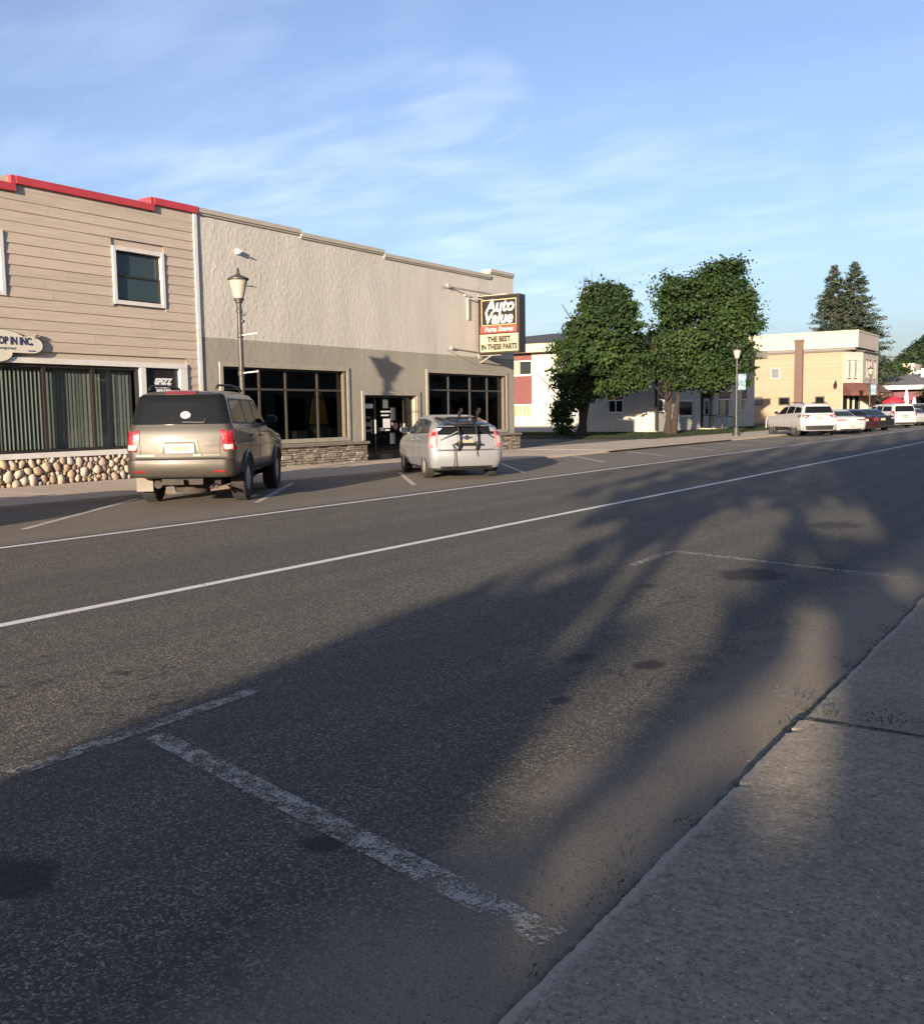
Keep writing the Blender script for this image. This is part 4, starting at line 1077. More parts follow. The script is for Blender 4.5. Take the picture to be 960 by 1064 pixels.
# ------------------------------------------------------------------ far background
def far_block(name, label, x0, x1, y0, y1, z, mat, roofmat, extra=()):
    t = thing(name, label, 'building', ((x0 + x1) / 2, y0, 0))
    mb = MB(); mb.box(x0, x1, y0, y1, 0, z); mb.build('wall', mat, t, True)
    return t
t = thing('low_restaurant', 'low maroon building with wide grey roof behind the white umbrella', 'building', (-19, 130, 0))
P = dict(parent=t, world=True)
mb = MB(); mb.box(-26, -12, 131, 146, 0, 3.6); mb.build('wall', M['maroon_wall'], **P)
mb = MB(); mb.box(-27, -11, 129.5, 147, 3.6, 4.1); mb.build('fascia', plain('pale_fascia', (.55, .50, .42), .7), **P)
mb = MB(); mb.add([(-27, 129.6, 4.1), (-11, 129.6, 4.1), (-11, 139, 5.7), (-27, 139, 5.7), (-27, 147, 4.1), (-11, 147, 4.1)], [(0, 1, 2, 3), (3, 2, 5, 4), (1, 5, 2), (0, 3, 4)]); mb.build('roof', M['roof_grey'], **P)
mb = MB(); mb.box(-20.6, -19.7, 136, 137, 5.0, 6.3); mb.build('chimney', M['cream_far'], **P)
mb = MB()
for k in range(5): mb.box(-25 + k * 2.4, -23.6 + k * 2.4, 130.95, 131.0, 1.0, 2.6)
mb.build('window', M['carglass'], **P)
t = thing('flat_block', 'long cream flat roofed block with rooftop boxes below the wooded hill', 'building', (-28, 175, 0)); P = dict(parent=t, world=True)
mb = MB(); mb.box(-48, -14, 175, 200, 0, 7.3); mb.build('wall', M['cream_far'], **P)
mb = MB(); mb.box(-31.2, -28.0, 178, 186, 7.3, 8.6); mb.box(-26.6, -24.2, 179, 188, 7.3, 9.3); mb.box(-23.2, -20.4, 179, 188, 7.3, 9.0); mb.box(-19, -16, 180, 188, 7.3, 9.6); mb.build('rooftop_box', plain('roof_plant', (.52, .46, .37), .7), **P)
mb = MB()
for k in range(8): mb.box(-46 + k * 4, -44 + k * 4, 174.95, 175.0, 4.8, 6.2)
mb.build('window', M['carglass'], **P)
t = thing('yard_wall', 'pale low yard wall beyond the white van at the frame edge', 'wall', (-15, 118, 0)); mb = MB()
mb.box(-19.0, -13.5, 118, 118.3, 0, 1.75); mb.build('wall', M['cream_far'], t, True); mb = MB(); mb.box(-19.05, -13.45, 117.95, 118.35, 1.75, 1.85); mb.build('coping', M['cream'], t, True)

def umbrella_open(loc, label):
    t = thing('patio_umbrella', label, 'umbrella', loc, 0, 'patio umbrellas by the awning')
    mb = MB(); mb.tube([(0, 0, 0), (0, 0, 2.55)], .025, 8); mb.build('pole', M['trim'], t, smooth=40)
    mb = MB(); mb.lathe([(.28, 0), (.28, .06), (.05, .1)], n=14); mb.build('base', M['post'], t)
    mb = MB(); n = 8; vs = [(0, 0, 2.55)]
    for r, z in ((.5, 2.42), (.95, 2.15), (1.15, 1.98), (1.15, 1.82)):
        for k in range(n * 2):
            a = math.pi * k / n; s = 1 if k % 2 == 0 else .95; vs.append((r * s * math.cos(a), r * s * math.sin(a), z + (0 if k % 2 == 0 else -.03)))
    N = n * 2; fs = [(0, 1 + k, 1 + (k + 1) % N) for k in range(N)]
    for j in range(3): fs += [(1 + j * N + k, 1 + (j + 1) * N + k, 1 + (j + 1) * N + (k + 1) % N, 1 + j * N + (k + 1) % N) for k in range(N)]
    mb.add(vs, fs); mb.build('canopy', M['red_cloth'], t)
def umbrella_shut(loc, h, label):
    t = thing('patio_umbrella', label, 'umbrella', loc, 0, 'patio umbrellas by the awning')
    mb = MB(); mb.tube([(0, 0, 0), (0, 0, h * .5)], .03, 8); mb.build('pole', M['trim'], t, smooth=40)
    mb = MB(); vs = []
    for j, (r, z) in enumerate(((.10, .42), (.26, .5), (.22, .7), (.12, .9), (.02, 1.0))):
        for k in range(12): a = math.pi * k / 6; q = r * (1 if k % 2 else .7); vs.append((q * math.cos(a), q * math.sin(a), h * z))
    mb.add(vs, [(j * 12 + k, j * 12 + (k + 1) % 12, (j + 1) * 12 + (k + 1) % 12, (j + 1) * 12 + k) for j in range(4) for k in range(12)]); mb.build('canopy', M['white_cloth'], t)
umbrella_open((-18.75, 107.2, .07), 'open red umbrella beside the brown awning above the dark sedan')
umbrella_shut((-18.35, 112.5, .07), 3.35, 'tall folded white umbrella in front of the maroon building')
umbrella_shut((-17.9, 114.5, .07), 2.5, 'short folded white umbrella next to the taller folded one')

# ------------------------------------------------------------------ vegetation
def leaf_mesh(name, cen, dirs, size, mat, parent=None, off=None, aspect=.75, droop=.0):
    """many leaf-sized kite faces; cen (n,3) centres, dirs (n,3) facing"""
    n = len(cen)
    d = dirs / np.linalg.norm(dirs, axis=1, keepdims=True)
    a = rng.normal(size=(n, 3)); a[:, 2] -= droop
    u = a - d * (a * d).sum(1, keepdims=True); u /= np.linalg.norm(u, axis=1, keepdims=True)
    w = np.cross(d, u)
    s = size if np.ndim(size) else np.full(n, size)
    s = s[:, None]
    P = np.empty((n, 4, 3))
    P[:, 0] = cen - u * s; P[:, 1] = cen + w * s * aspect + d * s * .18; P[:, 2] = cen + u * s; P[:, 3] = cen - w * s * aspect + d * s * .18
    P = P.reshape(-1, 3)
    if off is not None: P = P - np.array(off)
    me = bpy.data.meshes.new(name)
    me.vertices.add(4 * n); me.vertices.foreach_set('co', P.astype(np.float32).ravel())
    me.loops.add(4 * n); me.loops.foreach_set('vertex_index', np.arange(4 * n, dtype=np.int32))
    me.polygons.add(n); me.polygons.foreach_set('loop_start', np.arange(0, 4 * n, 4, dtype=np.int32))
    me.update(calc_edges=True)
    at = me.attributes.new('rnd', 'FLOAT', 'FACE'); q_ = cen * 1.1; cl_ = .5 + .25 * (np.sin(q_[:, 0] * 1.7 + q_[:, 2] * 1.3) + np.sin(q_[:, 1] * 1.9 - q_[:, 2] * 1.6 + 1)); at.data.foreach_set('value', np.clip(.55 * cl_ + .45 * rng.random(n), 0, 1).astype(np.float32))
    me.materials.append(mat)
    o = bpy.data.objects.new(name, me); COL.objects.link(o)
    if parent is not None: o.parent = parent
    return o

def crown_points(blobs, nclump, per, spread, flat=.5, inner=.25):
    """leaf clumps gathered on the shells of overlapping blobs"""
    vol = np.array([b[1] * b[2] * b[3] for b in blobs]) ** (2 / 3); vol /= vol.sum()
    C = []; D = []
    for bi, b in enumerate(blobs):
        k = max(4, int(nclump * vol[bi])); v = rng.normal(size=(k, 3)); v /= np.linalg.norm(v, axis=1, keepdims=True)
        r = 1 - np.abs(rng.normal(0, inner, k)); r = np.where(rng.random(k) < .18, rng.uniform(1.0, 1.22, k), r); r = np.clip(r, .15, 1.24)
        c = np.array(b[0]) + v * r[:, None] * np.array(b[1:4])
        C.append(c); D.append(v)
    C = np.vstack(C); D = np.vstack(D); m = len(C)
    cs = spread * rng.uniform(.4, 1.3, m)
    pts = np.repeat(C, per, 0) + rng.normal(size=(m * per, 3)) * np.repeat(cs, per)[:, None] * np.array([1, 1, flat])
    dr = np.repeat(D, per, 0) * .7 + rng.normal(size=(m * per, 3)) * .7 + np.array([0, 0, .55])
    return pts, dr

def trunk_mb(base, top, r0, r1, limbs, wob=.15, n=10):
    mb = MB(); b, tp = Vector(base), Vector(top)
    pts = []; rr = []
    for i in range(8):
        k = i / 7; p = b.lerp(tp, k) + Vector((noise.noise(Vector((k * 3, b.x, 0))), noise.noise(Vector((k * 3, b.y, 7))), 0)) * wob * k
        pts.append(p); rr.append(r0 * (1 + .7 * max(0, 1 - k * 7) ** 2) * (1 - k) + r1 * k)
    mb.tube(pts, rr, n)
    for i in range(limbs):
        k = random.uniform(.3, .95); p = b.lerp(tp, k); a = random.uniform(0, 6.28); l = random.uniform(1.2, 2.6)
        q = p + Vector((math.cos(a) * l, math.sin(a) * l, random.uniform(.6, 1.6) * l * .7)); mid = p.lerp(q, .5) + Vector((0, 0, -.1 * l))
        mb.tube([p, mid, q], [r1 * 1.1, r1 * .7, r1 * .25], 6)
    return mb

def broad_tree(label, base, blobs, height, r, nclump, per, spread, size, group, mat='leaf', trunks=None, twigs=None):
    t = thing('maple_tree', label, 'tree', base, 0, group)
    mb = MB()
    for (b, tp, r0, r1) in (trunks or [(base, (base[0], base[1], height * .75), r, r * .3)]):
        g = trunk_mb(b, tp, r0, r1, 9); mb.add(g.v, g.f)
    mb.build('trunk', M['bark'], t, True, smooth=60)
    p, d = crown_points(blobs, nclump, per, spread)
    leaf_mesh('crown', p, d, size * rng.uniform(.6, 1.25, len(p)), M[mat], t, base)
    if twigs:
        mb = MB()
        for _ in range(26):
            a = Vector(twigs) + Vector((random.uniform(-.9, .9), random.uniform(-.9, .9), random.uniform(-.6, 0)))
            b = a + Vector((random.uniform(-.5, .5), random.uniform(-.5, .5), random.uniform(.5, 1.1))); mb.tube([a, a.lerp(b, .5) + Vector((random.uniform(-.1, .1), 0, 0)), b], [.02, .014, .006], 4)
        mb.build('bare_twigs', M['bark'], t, True)
    return t

def px_axis(X, Y):
    """unit vectors seen from the camera at a spot: right and away"""
    d = Vector((X, Y, 0)).normalized(); return Vector((d.y, -d.x, 0)), d
# left maple -------------------------------------------------------------
b1 = Vector((-25.2, 50.6, .12)); r1, a1 = px_axis(b1.x, b1.y)
def at1(u, a, z): p = b1 + r1 * u + a1 * a; return (p.x, p.y, z)
blobs = [(at1(1.15, 0, 4.7), 1.9, 2.1, 1.8), (at1(.1, .4, 3.9), 1.3, 1.5, 1.7), (at1(2.3, .2, 4.4), 1.3, 1.6, 1.5), (at1(1.3, 0, 6.5), 1.6, 1.8, 1.5), (at1(2.0, .2, 7.4), 1.05, 1.2, 1.0), (at1(.9, .3, 7.7), .95, 1.0, .8),
         (at1(-.6, -.2, 2.6), .7, .8, 1.4), (at1(-.6, -.1, 5.0), .8, .95, 1.2), (at1(2.9, .2, 3.3), .8, .9, .7), (at1(.8, .3, 2.9), 1.2, 1.1, .7), (at1(2.0, .2, 2.9), .9, .9, .6)]
for _ in range(18):
    a = random.uniform(0, 6.28); q = random.uniform(.82, 1.0)
    blobs.append((at1(1.2 + 1.75 * q * math.cos(a), random.uniform(-1.4, .5), 5.4 + 2.7 * q * math.sin(a)), random.uniform(.4, .7), .6, random.uniform(.3, .5)))
broad_tree('dense dark maple with low bushy skirt, standing left of the taller one', tuple(b1), blobs, 7.2, .2, 640, 78, .31, .098, 'maples on the lawn', trunks=[(tuple(b1), at1(.9, 0, 5.5), .22, .07), (at1(.05, 0, .1), at1(-.2, 0, 4.5), .13, .05)], twigs=at1(1.1, .2, 8.3))
# right maple ------------------------------------------------------------
b2 = Vector((-21.35, 54.2, .12)); r2, a2 = px_axis(b2.x, b2.y)
def at2(u, a, z): p = b2 + r2 * u + a2 * a; return (p.x, p.y, z)
blobs = [(at2(1.75, 0, 6.0), 2.25, 2.4, 2.0), (at2(0.35, .2, 5.3), 1.5, 1.7, 1.6), (at2(3.2, 0, 5.9), 1.5, 1.8, 1.6), (at2(2.9, 0, 7.9), 1.4, 1.6, 1.25), (at2(.75, 0, 8.0), 1.2, 1.4, 1.1), (at2(3.4, 0, 7.4), 1.1, 1.3, 1.0),
         (at2(2.5, .2, 9.2), .7, .8, .6), (at2(3.2, .2, 9.3), .62, .8, .5), (at2(-.1, .2, 8.6), .6, .7, .45), (at2(1.6, 0, 3.9), 1.9, 1.9, .9), (at2(3.4, 0, 4.3), 1.0, 1.1, .9), (at2(4.0, 0, 6.3), .7, .9, .7), (at2(-.3, .3, 4.4), .8, .9, 1.1), (at2(2.6, 0, 3.1), .9, 1.0, .5), (at2(.6, -.4, 3.5), 1.0, .9, .75), (at2(1.5, -.4, 3.1), .8, .8, .5), (at2(3.6, -.2, 3.3), .7, .8, .55)]
for _ in range(22):
    a = random.uniform(0, 6.28); q = random.uniform(.82, 1.0)
    blobs.append((at2(1.75 + 2.25 * q * math.cos(a), random.uniform(-1.4, .5), 6.2 + 2.75 * q * math.sin(a)), random.uniform(.4, .8), .7, random.uniform(.3, .5)))
broad_tree('tallest dark maple on the lawn with an open rounded top, beside the banner lamp post', tuple(b2), blobs, 8.5, .2, 800, 80, .33, .102, 'maples on the lawn',
           trunks=[(at2(-.12, 0, .1), at2(.2, 0, 6.5), .17, .07), (at2(.16, .1, .1), at2(1.2, 0, 7.5), .17, .06), (at2(.0, -.05, .1), at2(-.5, 0, 6.0), .12, .05)])
# low shrub at the foot of the left maple
bb = (-26.2, 50.0, .1)
t = thing('shrub', 'pale flecked low shrub at the foot of the left maple', 'shrub', bb)
p, d = crown_points([((bb[0], bb[1], .9), .55, .55, .7), ((bb[0] + .2, bb[1], 1.7), .5, .5, .55)], 70, 26, .2); leaf_mesh('crown', p, d, .085, M['leaf'], t, bb)
mb = MB()
for k in range(6): mb.tube([(bb[0], bb[1], .05), (bb[0] + random.uniform(-.3, .3), bb[1] + random.uniform(-.3, .3), 1.3)], [.025, .01], 5)
mb.build('stem', M['bark'], t, True)

def spruce(label, base, h, rad):
    t = thing('spruce_tree', label, 'tree', base, 0, 'twin spruces behind the tan building')
    mb = MB(); mb.tube([base, (base[0], base[1], h * .5), (base[0], base[1], h * .98)], [.32, .2, .03], 8); mb.build('trunk', M['bark'], t, True, smooth=60)
    C = []; D = []
    z = 1.5
    while z < h - .1:
        k = 1 - z / h; r = rad * (k ** .8) * rng.uniform(.82, 1.12) + .12; nb = int(7 + 9 * k)
        for b in range(nb):
            a = rng.uniform(0, 6.28); l = r * rng.uniform(.7, 1.12); m = max(8, int(l * 30))
            s = rng.uniform(.1, 1, m) ** .8
            x = base[0] + np.cos(a) * l * s; y = base[1] + np.sin(a) * l * s; zz = z - .22 * l * s + .16 * l * s * s
            q = np.stack([x, y, zz], 1) + rng.normal(size=(m, 3)) * np.array([.12, .12, .10]) * (1 + .5 * k)
            C.append(q); D.append(np.tile([np.cos(a) * .3, np.sin(a) * .3, 1.0], (m, 1)) + rng.normal(size=(m, 3)) * .5)
        z += .26 + .22 * k
    leaf_mesh('crown', np.vstack(C), np.vstack(D), rng.uniform(.10, .22, sum(map(len, C))), M['needle'], t, base, .45)
spruce('slimmer spruce spire behind the tan building, the left of a pair', (-29.9, 130, 0), 19.2, 6.1)
spruce('broader spruce behind the tan building, the right of a pair', (-27.7, 131, 0), 19.5, 7.2)

def small_tree(label, base, r, h, group, n=160):
    t = thing('leafy_tree', label, 'tree', base, 0, group)
    mb = trunk_mb(base, (base[0], base[1], h * .7), .16, .05, 5); mb.build('trunk', M['bark'], t, True)
    bl = [((base[0] + random.uniform(-.5, .5) * r, base[1] + random.uniform(-.5, .5) * r, h * random.uniform(.45, .8)), r * random.uniform(.5, .75), r * random.uniform(.5, .75), r * random.uniform(.4, .6)) for _ in range(7)]
    p, d = crown_points(bl, n, 30, r * .2); leaf_mesh('crown', p, d, .05 * r + .1, M['leaf'], t, base)
small_tree('round dark tree beyond the white van at the right frame edge', (-15.0, 121, 0), 1.9, 3.7, 'trees past the parked cars')
small_tree('dark green tree squeezed between the maroon building and the frame edge', (-16.6, 126, 0), 2.0, 4.2, 'trees past the parked cars')
small_tree('dark tree behind the grey roofed building beside the spruces', (-26.5, 150, 0), 3.0, 8.0, 'trees past the parked cars')

# hills (terrain) and the wood that clothes them
def hill_h(x, y):
    k = max(0, (y - 380) / 160); k = min(1, k)
    r = 21 * math.exp(-((x + 76) / 17) ** 2) + 19 * math.exp(-((x + 40) / 40) ** 2) + 2
    return k * k * (3 - 2 * k) * r * (1 + .12 * noise.noise(Vector((x * .012, y * .012, 0))))
mb = MB(); xs = np.linspace(-900, 500, 71); yy = np.linspace(360, 900, 28)
mb.add([(x, y, hill_h(x, y) - .5) for y in yy for x in xs], [(j * 71 + i, j * 71 + i + 1, j * 71 + 72 + i, j * 71 + 71 + i) for j in range(27) for i in range(70)])
tag(mb.build('hills', M['soil'], smooth=80), kind='structure')
n = 7000; C = []; D = []
xs = rng.uniform(-200, 40, n); yy = rng.uniform(410, 600, n)
for x, y in zip(xs, yy):
    h = hill_h(x, y); s = rng.uniform(1.8, 3.6); m = 16
    v = rng.normal(size=(m, 3)); v /= np.linalg.norm(v, axis=1, keepdims=True); v[:, 2] = np.abs(v[:, 2])
    C.append(np.array([x, y, h + 1.5]) + v * s * np.array([1, 1, 1.25])); D.append(v + [0, 0, .4])
tag(leaf_mesh('hill_woods', np.vstack(C), np.vstack(D), rng.uniform(.5, 1.1, n * 16), M['hill_leaf']), kind='stuff')

# lawn ---------------------------------------------------------------------
mb = MB()
xs = np.linspace(-46, -19.55, 34); yy = np.linspace(47.2, 97, 50)
def lawn_z(x, y): return .08 + .10 * min(1, max(0, (-19.6 - x) / 2.5)) * min(1, max(0, (y - 47.2) / 2)) + .02 * noise.noise(Vector((x, y, 0)))
mb.add([(x, y, lawn_z(x, y)) for y in yy for x in xs], [(j * 34 + i, j * 34 + i + 1, j * 34 + 35 + i, j * 34 + 34 + i) for j in range(49) for i in range(33)])
tag(mb.build('lawn', M['soil'], smooth=80), kind='structure')
n = 26000; x = rng.uniform(-34, -19.5, n); y = rng.uniform(47.2, 84, n)
ok = ~((x < -23.7) & (y > 58)); x, y = x[ok], y[ok]
z = np.array([lawn_z(a, b) for a, b in zip(x, y)]) + .035
M['grass'] = leaf_mat('grass_blade', (.010, .018, .005), (.024, .036, .010), .1)
tag(leaf_mesh('grass', np.stack([x, y, z - .012], 1), rng.normal(size=(len(x), 3)) * [1, 1, .3], rng.uniform(.03, .055, len(x)), M['grass'], aspect=.3, droop=-2), kind='stuff')

# weeds rooted in the kerb and slab joint
C = []
def tuft(x, y, n, s, h):
    x -= .05
    C.append(np.stack([rng.normal(x, s, n), rng.normal(y, s, n), rng.uniform(.0, h, n) + (.09 if x > XK + .02 else .0)], 1))
for (x, y, n, s, h) in ((-1.17, 2.66, 60, .035, .10), (-1.19, 2.75, 25, .03, .06), (-1.15, 4.66, 60, .04, .03), (-1.08, 4.67, 50, .035, .03), (-.98, 4.67, 26, .03, .022), (-.80, 4.69, 24, .03, .02), (-.72, 4.69, 40, .04, .025), (-.6, 4.7, 26, .03, .02),
                        (-1.18, 3.3, 20, .02, .05), (-1.18, 5.9, 36, .03, .06), (-1.19, 6.5, 30, .03, .06), (-1.18, 7.0, 20, .02, .05), (-1.18, 7.7, 30, .03, .06), (-1.18, 2.2, 14, .02, .03)): tuft(x, y, n, s, h)
C = np.vstack(C)
tag(leaf_mesh('weeds', C, rng.normal(size=(len(C), 3)), rng.uniform(.004, .010, len(C)), M['leaf_b'], aspect=.4, droop=-1), kind='stuff')
# grit and dead leaf crumbs along the gutter
n = 260; gy = rng.uniform(1.0, 9.5, n); gx = XK - .04 - np.abs(rng.normal(0, .28, n))
mb = MB(); iv, ifs = ico()
bm0 = bmesh.new(); bmesh.ops.create_icosphere(bm0, subdivisions=1, radius=1); gv = [v.co.copy() for v in bm0.verts]; gf = [tuple(v.index for v in f.verts) for f in bm0.faces]; bm0.free()
for k in range(n):
    s = float(rng.uniform(.0015, .004)) * (1.4 if rng.random() < .06 else 1); c = random.choice([(.10, .085, .07), (.16, .14, .12), (.20, .175, .15), (.05, .045, .04), (.10, .07, .05)]); mb.col = (*c, 1)
    mb.add([(gx[k] + v.x * s * 1.3, gy[k] + v.y * s, .002 + s * .5 + v.z * s * .7) for v in gv], gf)
tag(mb.build('gutter_grit', M['cobble'], fixn=False), kind='stuff')

# ------------------------------------------------------------------ vehicles
def half_outline(yr, yf, hw, rr, rf, br, bf, nE=6, nC=7, nS=26):
    pts = []
    for i in range(nE):
        x = (hw - rr) * i / nE; pts.append((x, yr + br * (x / hw) ** 2))
    for i in range(nC):
        a = math.pi / 2 * i / nC; x = hw - rr + rr * math.sin(a); y0 = yr + rr - rr * math.cos(a)
        pts.append((x, y0 + br * (x / hw) ** 2 * (1 - i / nC)))
    ya, yb = yr + rr, yf - rf
    for i in range(nS): pts.append((hw, ya + (yb - ya) * i / nS))
    for i in range(nC):
        a = math.pi / 2 * i / nC; x = hw - rf + rf * math.cos(a); y0 = yf - rf + rf * math.sin(a)
        pts.append((x, y0 - bf * (x / hw) ** 2 * (i / nC)))
    for i in range(nE + 1):
        x = (hw - rf) * (1 - i / nE); pts.append((x, yf - bf * (x / hw) ** 2))
    return pts
def lerp_tab(tab, y):
    if not isinstance(tab, (list, tuple)): return tab
    if y <= tab[0][0]: return tab[0][1]
    for (a, za), (b, zb) in zip(tab[:-1], tab[1:]):
        if y <= b: k = (y - a) / (b - a); k = k * k * (3 - 2 * k) * .5 + k * .5; return za + (zb - za) * k
    return tab[-1][1]
def loft_body(rings):
    mb = MB(); K = None; vs = []
    for (z, yr, yf, hw, rr, rf, br, bf) in rings:
        h = half_outline(yr, yf, hw, rr, rf, br, bf); K = len(h)
        for x, y in h: vs.append((x, y, lerp_tab(z, y)))
        for x, y in h[1:-1][::-1]: vs.append((-x, y, lerp_tab(z, y)))
    N = 2 * K - 2; fs = []
    for j in range(len(rings) - 1):
        for i in range(N): fs.append((j * N + i, j * N + (i + 1) % N, (j + 1) * N + (i + 1) % N, (j + 1) * N + i))
    def cap(o, flip):
        mir = lambda i: o + ((N - i) % N)
        for i in range(K - 1):
            q = [o + i, o + i + 1, mir(i + 1), mir(i)]; q = list(dict.fromkeys(q))
            fs.append(tuple(q[::-1] if flip else q))
    cap(0, False); cap((len(rings) - 1) * N, True)
    mb.add(vs, fs); return mb

class Skin:
    """projects outlines on to a car body so that glass, lamps and trim follow its surface"""
    def __init__(s, mb): s.bvh = BVHTree.FromPolygons([Vector(v) for v in mb.v], mb.f); 
    def hit(s, a, z, ang, off):
        d = Vector((-math.sin(ang), math.cos(ang), 0)); r = Vector((d.y, -d.x, 0))     # d: look direction, a measured along r
        o = r * a + Vector((0, 1.3, z)) - d * 8
        h, n, i, dist = s.bvh.ray_cast(o, d)
        if h is None:
            h, n, i, dist = s.bvh.find_nearest(r * a + Vector((0, 1.3, z)))
        if n.dot(d) > 0: n = -n
        return h + n * off
    def pt(s, side, a, z, off):
        if side == 'rear': return s.hit(a, z, 0, off)
        if side == 'right': return s.hit(a - 1.3, z, R(90), off)         # a = y
        if side == 'left': return s.hit(-(a - 1.3), z, R(-90), off)
        return s.hit(a, z, side, off)
    def patch(s, poly, side, off=.005, rnd=.25, sub=4, rings=(1, .8, .55, .28), mb=None):
        mb = mb or MB()
        pts = []
        n = len(poly)
        for i in range(n):                                  # rounded outline
            p0, p1, p2 = Vector(poly[i - 1]), Vector(poly[i]), Vector(poly[(i + 1) % n])
            l = min((p0 - p1).length, (p2 - p1).length) * rnd; a = p1 + (p0 - p1).normalized() * l; b = p1 + (p2 - p1).normalized() * l
            for k in range(sub + 1):
                t = k / sub; pts.append(a * (1 - t) ** 2 + p1 * 2 * t * (1 - t) + b * t * t)
        den = []
        for i, p in enumerate(pts):                         # densify long edges
            q = pts[(i + 1) % len(pts)]; m = max(1, int((q - p).length / .09))
            den += [p.lerp(q, k / m) for k in range(m)]
        c = sum(den, Vector((0, 0))) / len(den); N = len(den)
        vs = [s.pt(side, p.x, p.y, -.006) for p in den]
        for r in rings: vs += [s.pt(side, *(c + (p - c) * r), off) for p in den]
        vs.append(s.pt(side, c.x, c.y, off))
        fs = []
        for j in range(len(rings)): fs += [(j * N + i, j * N + (i + 1) % N, (j + 1) * N + (i + 1) % N, (j + 1) * N + i) for i in range(N)]
        o = len(rings) * N; fs += [(o + i, o + (i + 1) % N, len(vs) - 1) for i in range(N)]
        mb.add(vs, fs); return mb
    def line(s, pts, side, r=.004, off=.0, mb=None):
        mb = mb or MB(); P = []
        for a, b in zip(pts[:-1], pts[1:]):
            a, b = Vector(a), Vector(b); m = max(1, int((b - a).length / .08)); P += [a.lerp(b, k / m) for k in range(m)]
        P.append(Vector(pts[-1])); mb.tube([s.pt(side, p.x, p.y, off) for p in P], r, 6); return mb

def wheel_parts(root, x, y, r, w, rimr, spokes, rim_mat, side):
    """side +1: outer face toward +X"""
    hub = MB(); hub.lathe([(rimr * .98, -w * .3), (rimr * .98, w * .1), (rimr * .4, w * .12), (0, w * .12)], axis='x', n=20)
    T = Matrix.Translation((x, y, r)) @ Matrix.Diagonal((side, 1, 1, 1))
    wh = hub.xf(T).build('wheel', M['under'], root, smooth=40)
    mb = MB(); pr = [(rimr, -w * .42), (rimr * 1.05, -w * .5), (r * .92, -w * .5), (r * .985, -w * .42), (r, -w * .25), (r, w * .25), (r * .985, w * .42), (r * .92, w * .5), (rimr * 1.05, w * .5), (rimr, w * .42)]
    mb.lathe(pr, axis='x', n=36)
    for k in range(36):                                    # tread blocks
        a = 2 * math.pi * k / 36
        o = len(mb.v); mb.box(-w * .40, w * .40, -r * .05, r * .05, r * .985, r * 1.008); mb.xf(Matrix.Rotation(a, 4, 'X'), o)
    mb.xf(T).build('tyre', M['rubber'], wh, smooth=35)
    mb = MB(); mb.lathe([(rimr * 1.0, w * .44), (rimr * .9, w * .44), (rimr * .88, w * .3)], axis='x', n=28); mb.lathe([(rimr * .25, w * .2), (rimr * .24, w * .36), (rimr * .12, w * .39), (0, w * .39)], axis='x', n=14)
    for k in range(spokes):
        a = 2 * math.pi * k / spokes; o = len(mb.v)
        mb.prism([(-rimr * .10, rimr * .15), (rimr * .10, rimr * .15), (rimr * .14, rimr * .93), (-rimr * .14, rimr * .93)], lambda u, v, d: (d, u, v), w * .26, w * .37); mb.xf(Matrix.Rotation(a, 4, 'X'), o)
    mb.xf(T).build('rim', rim_mat, wh, smooth=35)
    return wh

def cut_arches(body, wheels, hw, R_):
    """real wheel wells cut into the body mesh"""
    cut = MB()
    for x, y, z, r in wheels:
        sgn = 1 if x > 0 else -1
        cut.lathe([(r, 0), (r, .55)], (hw - .36 if sgn > 0 else -hw - .19, y, z), 'x', 36)
    me = cut.mesh('cutter', [M['under']]); bm = bmesh.new(); bm.from_mesh(me); bmesh.ops.recalc_face_normals(bm, faces=bm.faces); bm.to_mesh(me); bm.free()
    co = bpy.data.objects.new('cutter', me); COL.objects.link(co)
    md = body.modifiers.new('arches', 'BOOLEAN'); md.object = co; md.operation = 'DIFFERENCE'; md.solver = 'EXACT'; md.material_mode = 'TRANSFER'
    bpy.context.view_layer.update()
    ev = body.evaluated_get(bpy.context.evaluated_depsgraph_get()); nm = bpy.data.meshes.new_from_object(ev)
    body.modifiers.clear(); old = body.data; body.data = nm; nm.name = 'body'
    bpy.data.objects.remove(co); bpy.data.meshes.remove(old)
    nm.shade_smooth(); nm.set_sharp_from_angle(angle=R(32))

